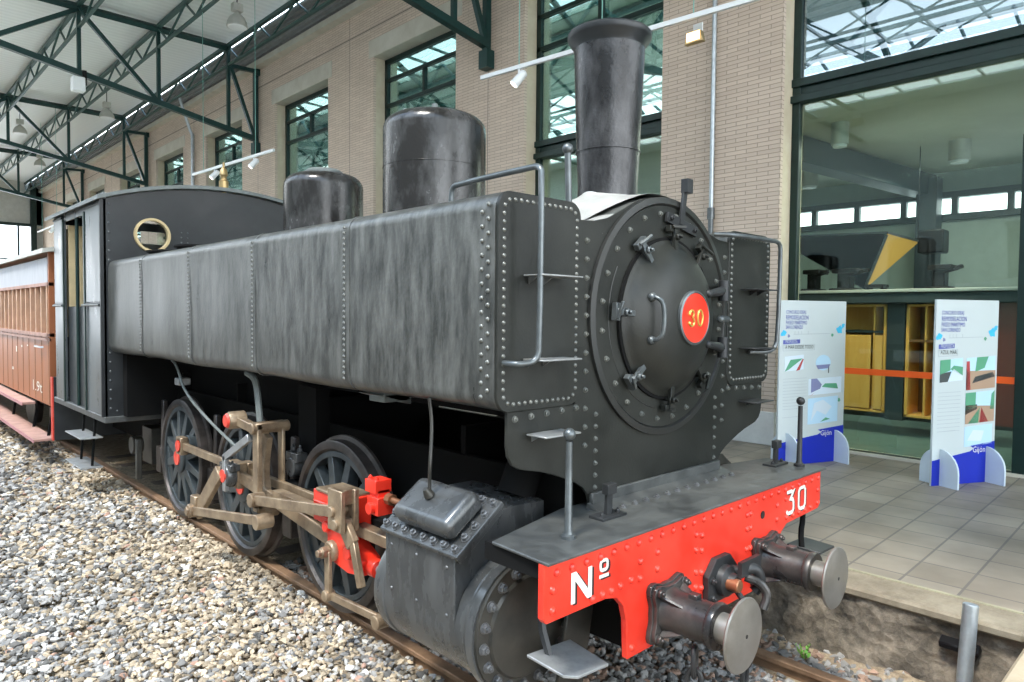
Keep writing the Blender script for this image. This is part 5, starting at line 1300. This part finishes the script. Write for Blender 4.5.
    an = math.radians(36); u = V(math.cos(an), 0, math.sin(an)); nn = V(-math.sin(an), 0, math.cos(an)); O = V(1.765, 0, .818)
    def T(a, y, h): return O+u*a+nn*h+V(0, y, 0)
    CL = .315
    def slab(mb, a0, a1, y0, y1, h0, h1):
        vs = [T(a, y, h) for a in (a0, a1) for y in (y0, y1) for h in (h0, h1)]
        mb.add(vs, [(0, 1, 3, 2), (4, 6, 7, 5), (0, 4, 5, 1), (2, 3, 7, 6), (0, 2, 6, 4), (1, 5, 7, 3)])
    m = MB(); slab(m, 0, CL, 2.15, 2.70, -.012, .012); slab(m, .01, CL-.01, 2.17, 2.68, -.05, -.012); m.build('chest_flange', 'cyl_paint', cy, smooth=0, bevel=.004)
    m = MB(); slab(m, .05, CL-.045, 2.205, 2.60, .012, .115); m.build('chest_cover', 'cyl_paint', cy, bevel=.038, seg=5, smooth=60)
    m = MB()
    for i in range(8):
        m.hexbolt(T(.032, 2.18+i*.070, .012), nn, .0165, .016); m.hexbolt(T(CL-.025, 2.18+i*.070, .012), nn, .0165, .016)
    for i in range(3): m.hexbolt(T(.095+i*.065, 2.177, .012), nn, .0165, .016); m.hexbolt(T(.095+i*.065, 2.672, .012), nn, .0165, .016)
    m.build('chest_bolts', 'bolt_steel', cy, smooth=25)
    m = MB()
    for y in (2.24, 2.45, 2.64): 
        for z in (.56, .76): m.rivet((1.786, y, z), (-1, 0, 0), .008)
    m.build('casing_rivets', 'bolt_steel', cy)
    p = T(.17, 2.42, .122); m = MB().tube(smoothp([p, p+V(0, 0, .06), p+V(-.02, -.03, .14), p+V(.03, .02, .30), p+V(.02, .03, .42)], 2), .008, 8); m.lathe(p, nn, [(.025, 0), (.02, .02), (.012, .04)], 12); m.build('oil_pipe', 'cyl_front', cy)
    # far-side cylinder
    m = MB().prism([(mir(a), b) for a, b in body], lambda a, b: (a, 2.19, b), (0, .50, 0)); m.lathe((mir(cc.x), 2.79, cc.z), (0, -1, 0), [(.262, 0), (.262, .69), (.285, .695), (.285, .735), (.20, .76), (.001, .76)], 40); lb(m, 'cylinder', 'cyl_front', smooth=30)
    # steam pipe elbow between cylinder and smokebox, tank supports, pipes under the tank
    m = MB().tube(smoothp([V(2.28, 2.35, .95), V(2.38, 2.35, 1.15), V(2.5, 2.35, 1.4)], 2), .09, 14); lb(m, 'steam_pipe', 'under_black')
    m = MB().bx(1.98, 2.14, 3.0, 3.14, 1.35, 1.42); m.prism([(1.95, 1.39), (2.15, 1.33), (2.15, 1.39)], lambda a, b: (a, 3.0, b), (0, .2, 0)); lb(m, 'tank_bracket', 'roof_grey', bevel=.004)
    m = MB().tube(smoothp([V(2.0, 6.2, 1.40), V(2.0, 6.08, 1.36), V(2.02, 5.98, 1.15), V(2.05, 5.5, .95), V(2.1, 5.1, .80)], 2), .011, 8); lb(m, 'sand_pipe', 'roof_grey')
    m = MB().tube(smoothp([V(2.0, 4.70, 1.39), V(2.0, 4.56, 1.36), V(2.0, 4.52, 1.2), V(2.0, 4.50, 1.08)], 2), .022, 8); lb(m, 'reach_rod', 'roof_grey')
    m = MB().bx(2.05, 2.15, 6.2, 6.3, 1.18, 1.24); lb(m, 'valve_cock', 'step_plate', bevel=.006)
    # brake hangers by the wheels
    for y in (4.50, 5.88, 7.2):
        m = MB(); m.bar((2.25, y, .95), (2.25, y+.04, .25), .06, .04, (1, 0, 0)); m.bx(2.2, 2.28, y-.03, y+.10, .25, .50)
        lb(m, 'brake_hanger', 'tyre_steel', bevel=.006)
    m = MB(); m.bx(2.25, 2.45, 7.6, 7.9, .25, .62); m.bar((2.1, 7.5, .55), (2.1, 7.5, .15), .05, .05); m.cyl((2.2, 7.75, .45), (2.1, 7.75, .45), .09, n=16); lb(m, 'brake_cylinder', 'cyl_front', bevel=.006)
running_gear()

# ================================================================== COACH
def coach():
    X0, X1, Y0, Y1 = 1.80, 4.1, 9.86, 22.0
    t = thing('railway_coach', (2.95, 16, 0), 'brown wooden railway coach with a white window band, behind the cab', 'coach')
    m = MB().bx(X0, X1, Y0+.05, Y1, .66, 1.49); m.bx(X0, X1, Y0, Y0+.049, .66, 2.50); m.bx(X0+.02, X1, Y1-.05, Y1-.001, 1.49, 2.45); m.bx(X0+.25, X0+.28, Y0+.06, Y1-.06, 1.49, 2.4)
    m.bx(X1-.05, X1-.001, Y0+.06, Y1-.06, 1.49, 2.45); bd = m.build('body', 'coach_brown', t, smooth=0)
    m = MB()
    for i in range(30): m.bx(X0-.004, X0, Y0+.04+i*.41, Y0+.05+i*.41, .68, 1.5)
    m.build('board_joint', 'wood_brown', bd, smooth=0)
    m = MB().bx(X0-.005, X0+.03, Y0+.055, Y1, 2.12, 2.44); m.build('frieze', 'coach_white', t, smooth=0)
    i = 0; y = Y0+.06
    while y < 17:
        m = MB().bx(X0-.012, X0+.05, y, y+.045, 1.5, 2.14); m.build('window_post', 'coach_post', t, smooth=0, bevel=.004)
        y += .33; i += 1
    m = MB().bx(X0-.03, X0+.05, Y0, Y1, 1.49, 1.53); m.bx(X0-.03, X0+.02, Y0, Y1, 1.44, 1.47); m.bx(X0-.02, X0+.05, Y0, Y1, 2.10, 2.14); m.build('waist_rail', 'footboard', t, smooth=0)
    m = MB(); n = 16; vs = []
    for y in (Y0-.12, Y1+.1):
        for zt in (0, .05):
            for i in range(n+1):
                x = X0-.08+(X1-X0+.16)*i/n; vs.append((x, y, 2.62+zt-.13*((x-2.95)/1.2)**2))
    k = n+1; ix = lambda a, b, i: (a*2+b)*k+i; fs = []
    for i in range(n): fs += [(ix(0, 1, i), ix(0, 1, i+1), ix(1, 1, i+1), ix(1, 1, i)), (ix(0, 0, i), ix(1, 0, i), ix(1, 0, i+1), ix(0, 0, i+1)), (ix(0, 0, i), ix(0, 0, i+1), ix(0, 1, i+1), ix(0, 1, i))]
    for i in (0, n): fs.append((ix(0, 0, i), ix(0, 1, i), ix(1, 1, i), ix(1, 0, i)))
    m.add(vs, fs); m.build('roof', 'coach_roof', t)
    for (xa, xb, y0, z) in ((1.62, 1.84, 9.80, .255), (1.66, 1.80, 10.75, .60)):
        m = MB().bx(xa, xb, y0, Y1, z, z+.03); fb = m.build('footboard', 'footboard', t, smooth=0, bevel=.004)
        MB().bx(xa-.008, xa, y0, Y1, z-.01, z+.032).build('board_edge', 'panel_edge', fb, smooth=0)
    for y in (10.0, 10.9, 12.4, 14):
        m = MB().bar((1.86, y, .66), (1.80, y+.02, .26), .03, .03); m.build('footboard_hanger', 'under_black', t, smooth=0)
    m = MB().bx(2.1, 3.8, 9.9, Y1, .45, .66); m.build('underframe', 'under_black', t, smooth=0)
    for y in (11.6, 13.4):
        m = MB(); 
        for x in (2.2, 3.6): m.lathe((x, y, .36), (1, 0, 0), [(.38, -.03), (.38, .0), (.36, .09), (.3, .09), (.28, .04), (.08, .04), (.08, .1)], 32)
        m.cyl((2.2, y, .36), (3.7, y, .36), .06); m.build('wheelset', 'tyre_steel', t)
    m = MB().tube([(X0-.03, 10.05, 1.36), (X0-.05, 10.05, 1.36), (X0-.05, 10.45, 1.36), (X0-.03, 10.45, 1.36)], .012, 6); m.build('grab_handle', 'bright_steel', t)
    m = MB().bx(2.3, 2.5, 9.78, 9.86, .45, .66); m.build('buffing_block', 'wheel_grey', t, smooth=0)
    m = MB(); text_mesh('1.9t', .19, lambda a, b: (X0-.004, 10.95-a, .78+b), (-.001, 0, 0), m, 2.2); m.build('lettering', 'white_paint', t, smooth=0)
    m = MB()
    for (y, z, w, h) in ((12.0, 1.22, .06, .08), (11.6, 1.30, .05, .03), (11.2, 1.33, .05, .02), (12.3, .95, .10, .04)): m.bx(X0-.003, X0-.001, y, y+w, z, z+h)
    m.build('chipped_paint', 'white_paint', t, smooth=0)
coach()
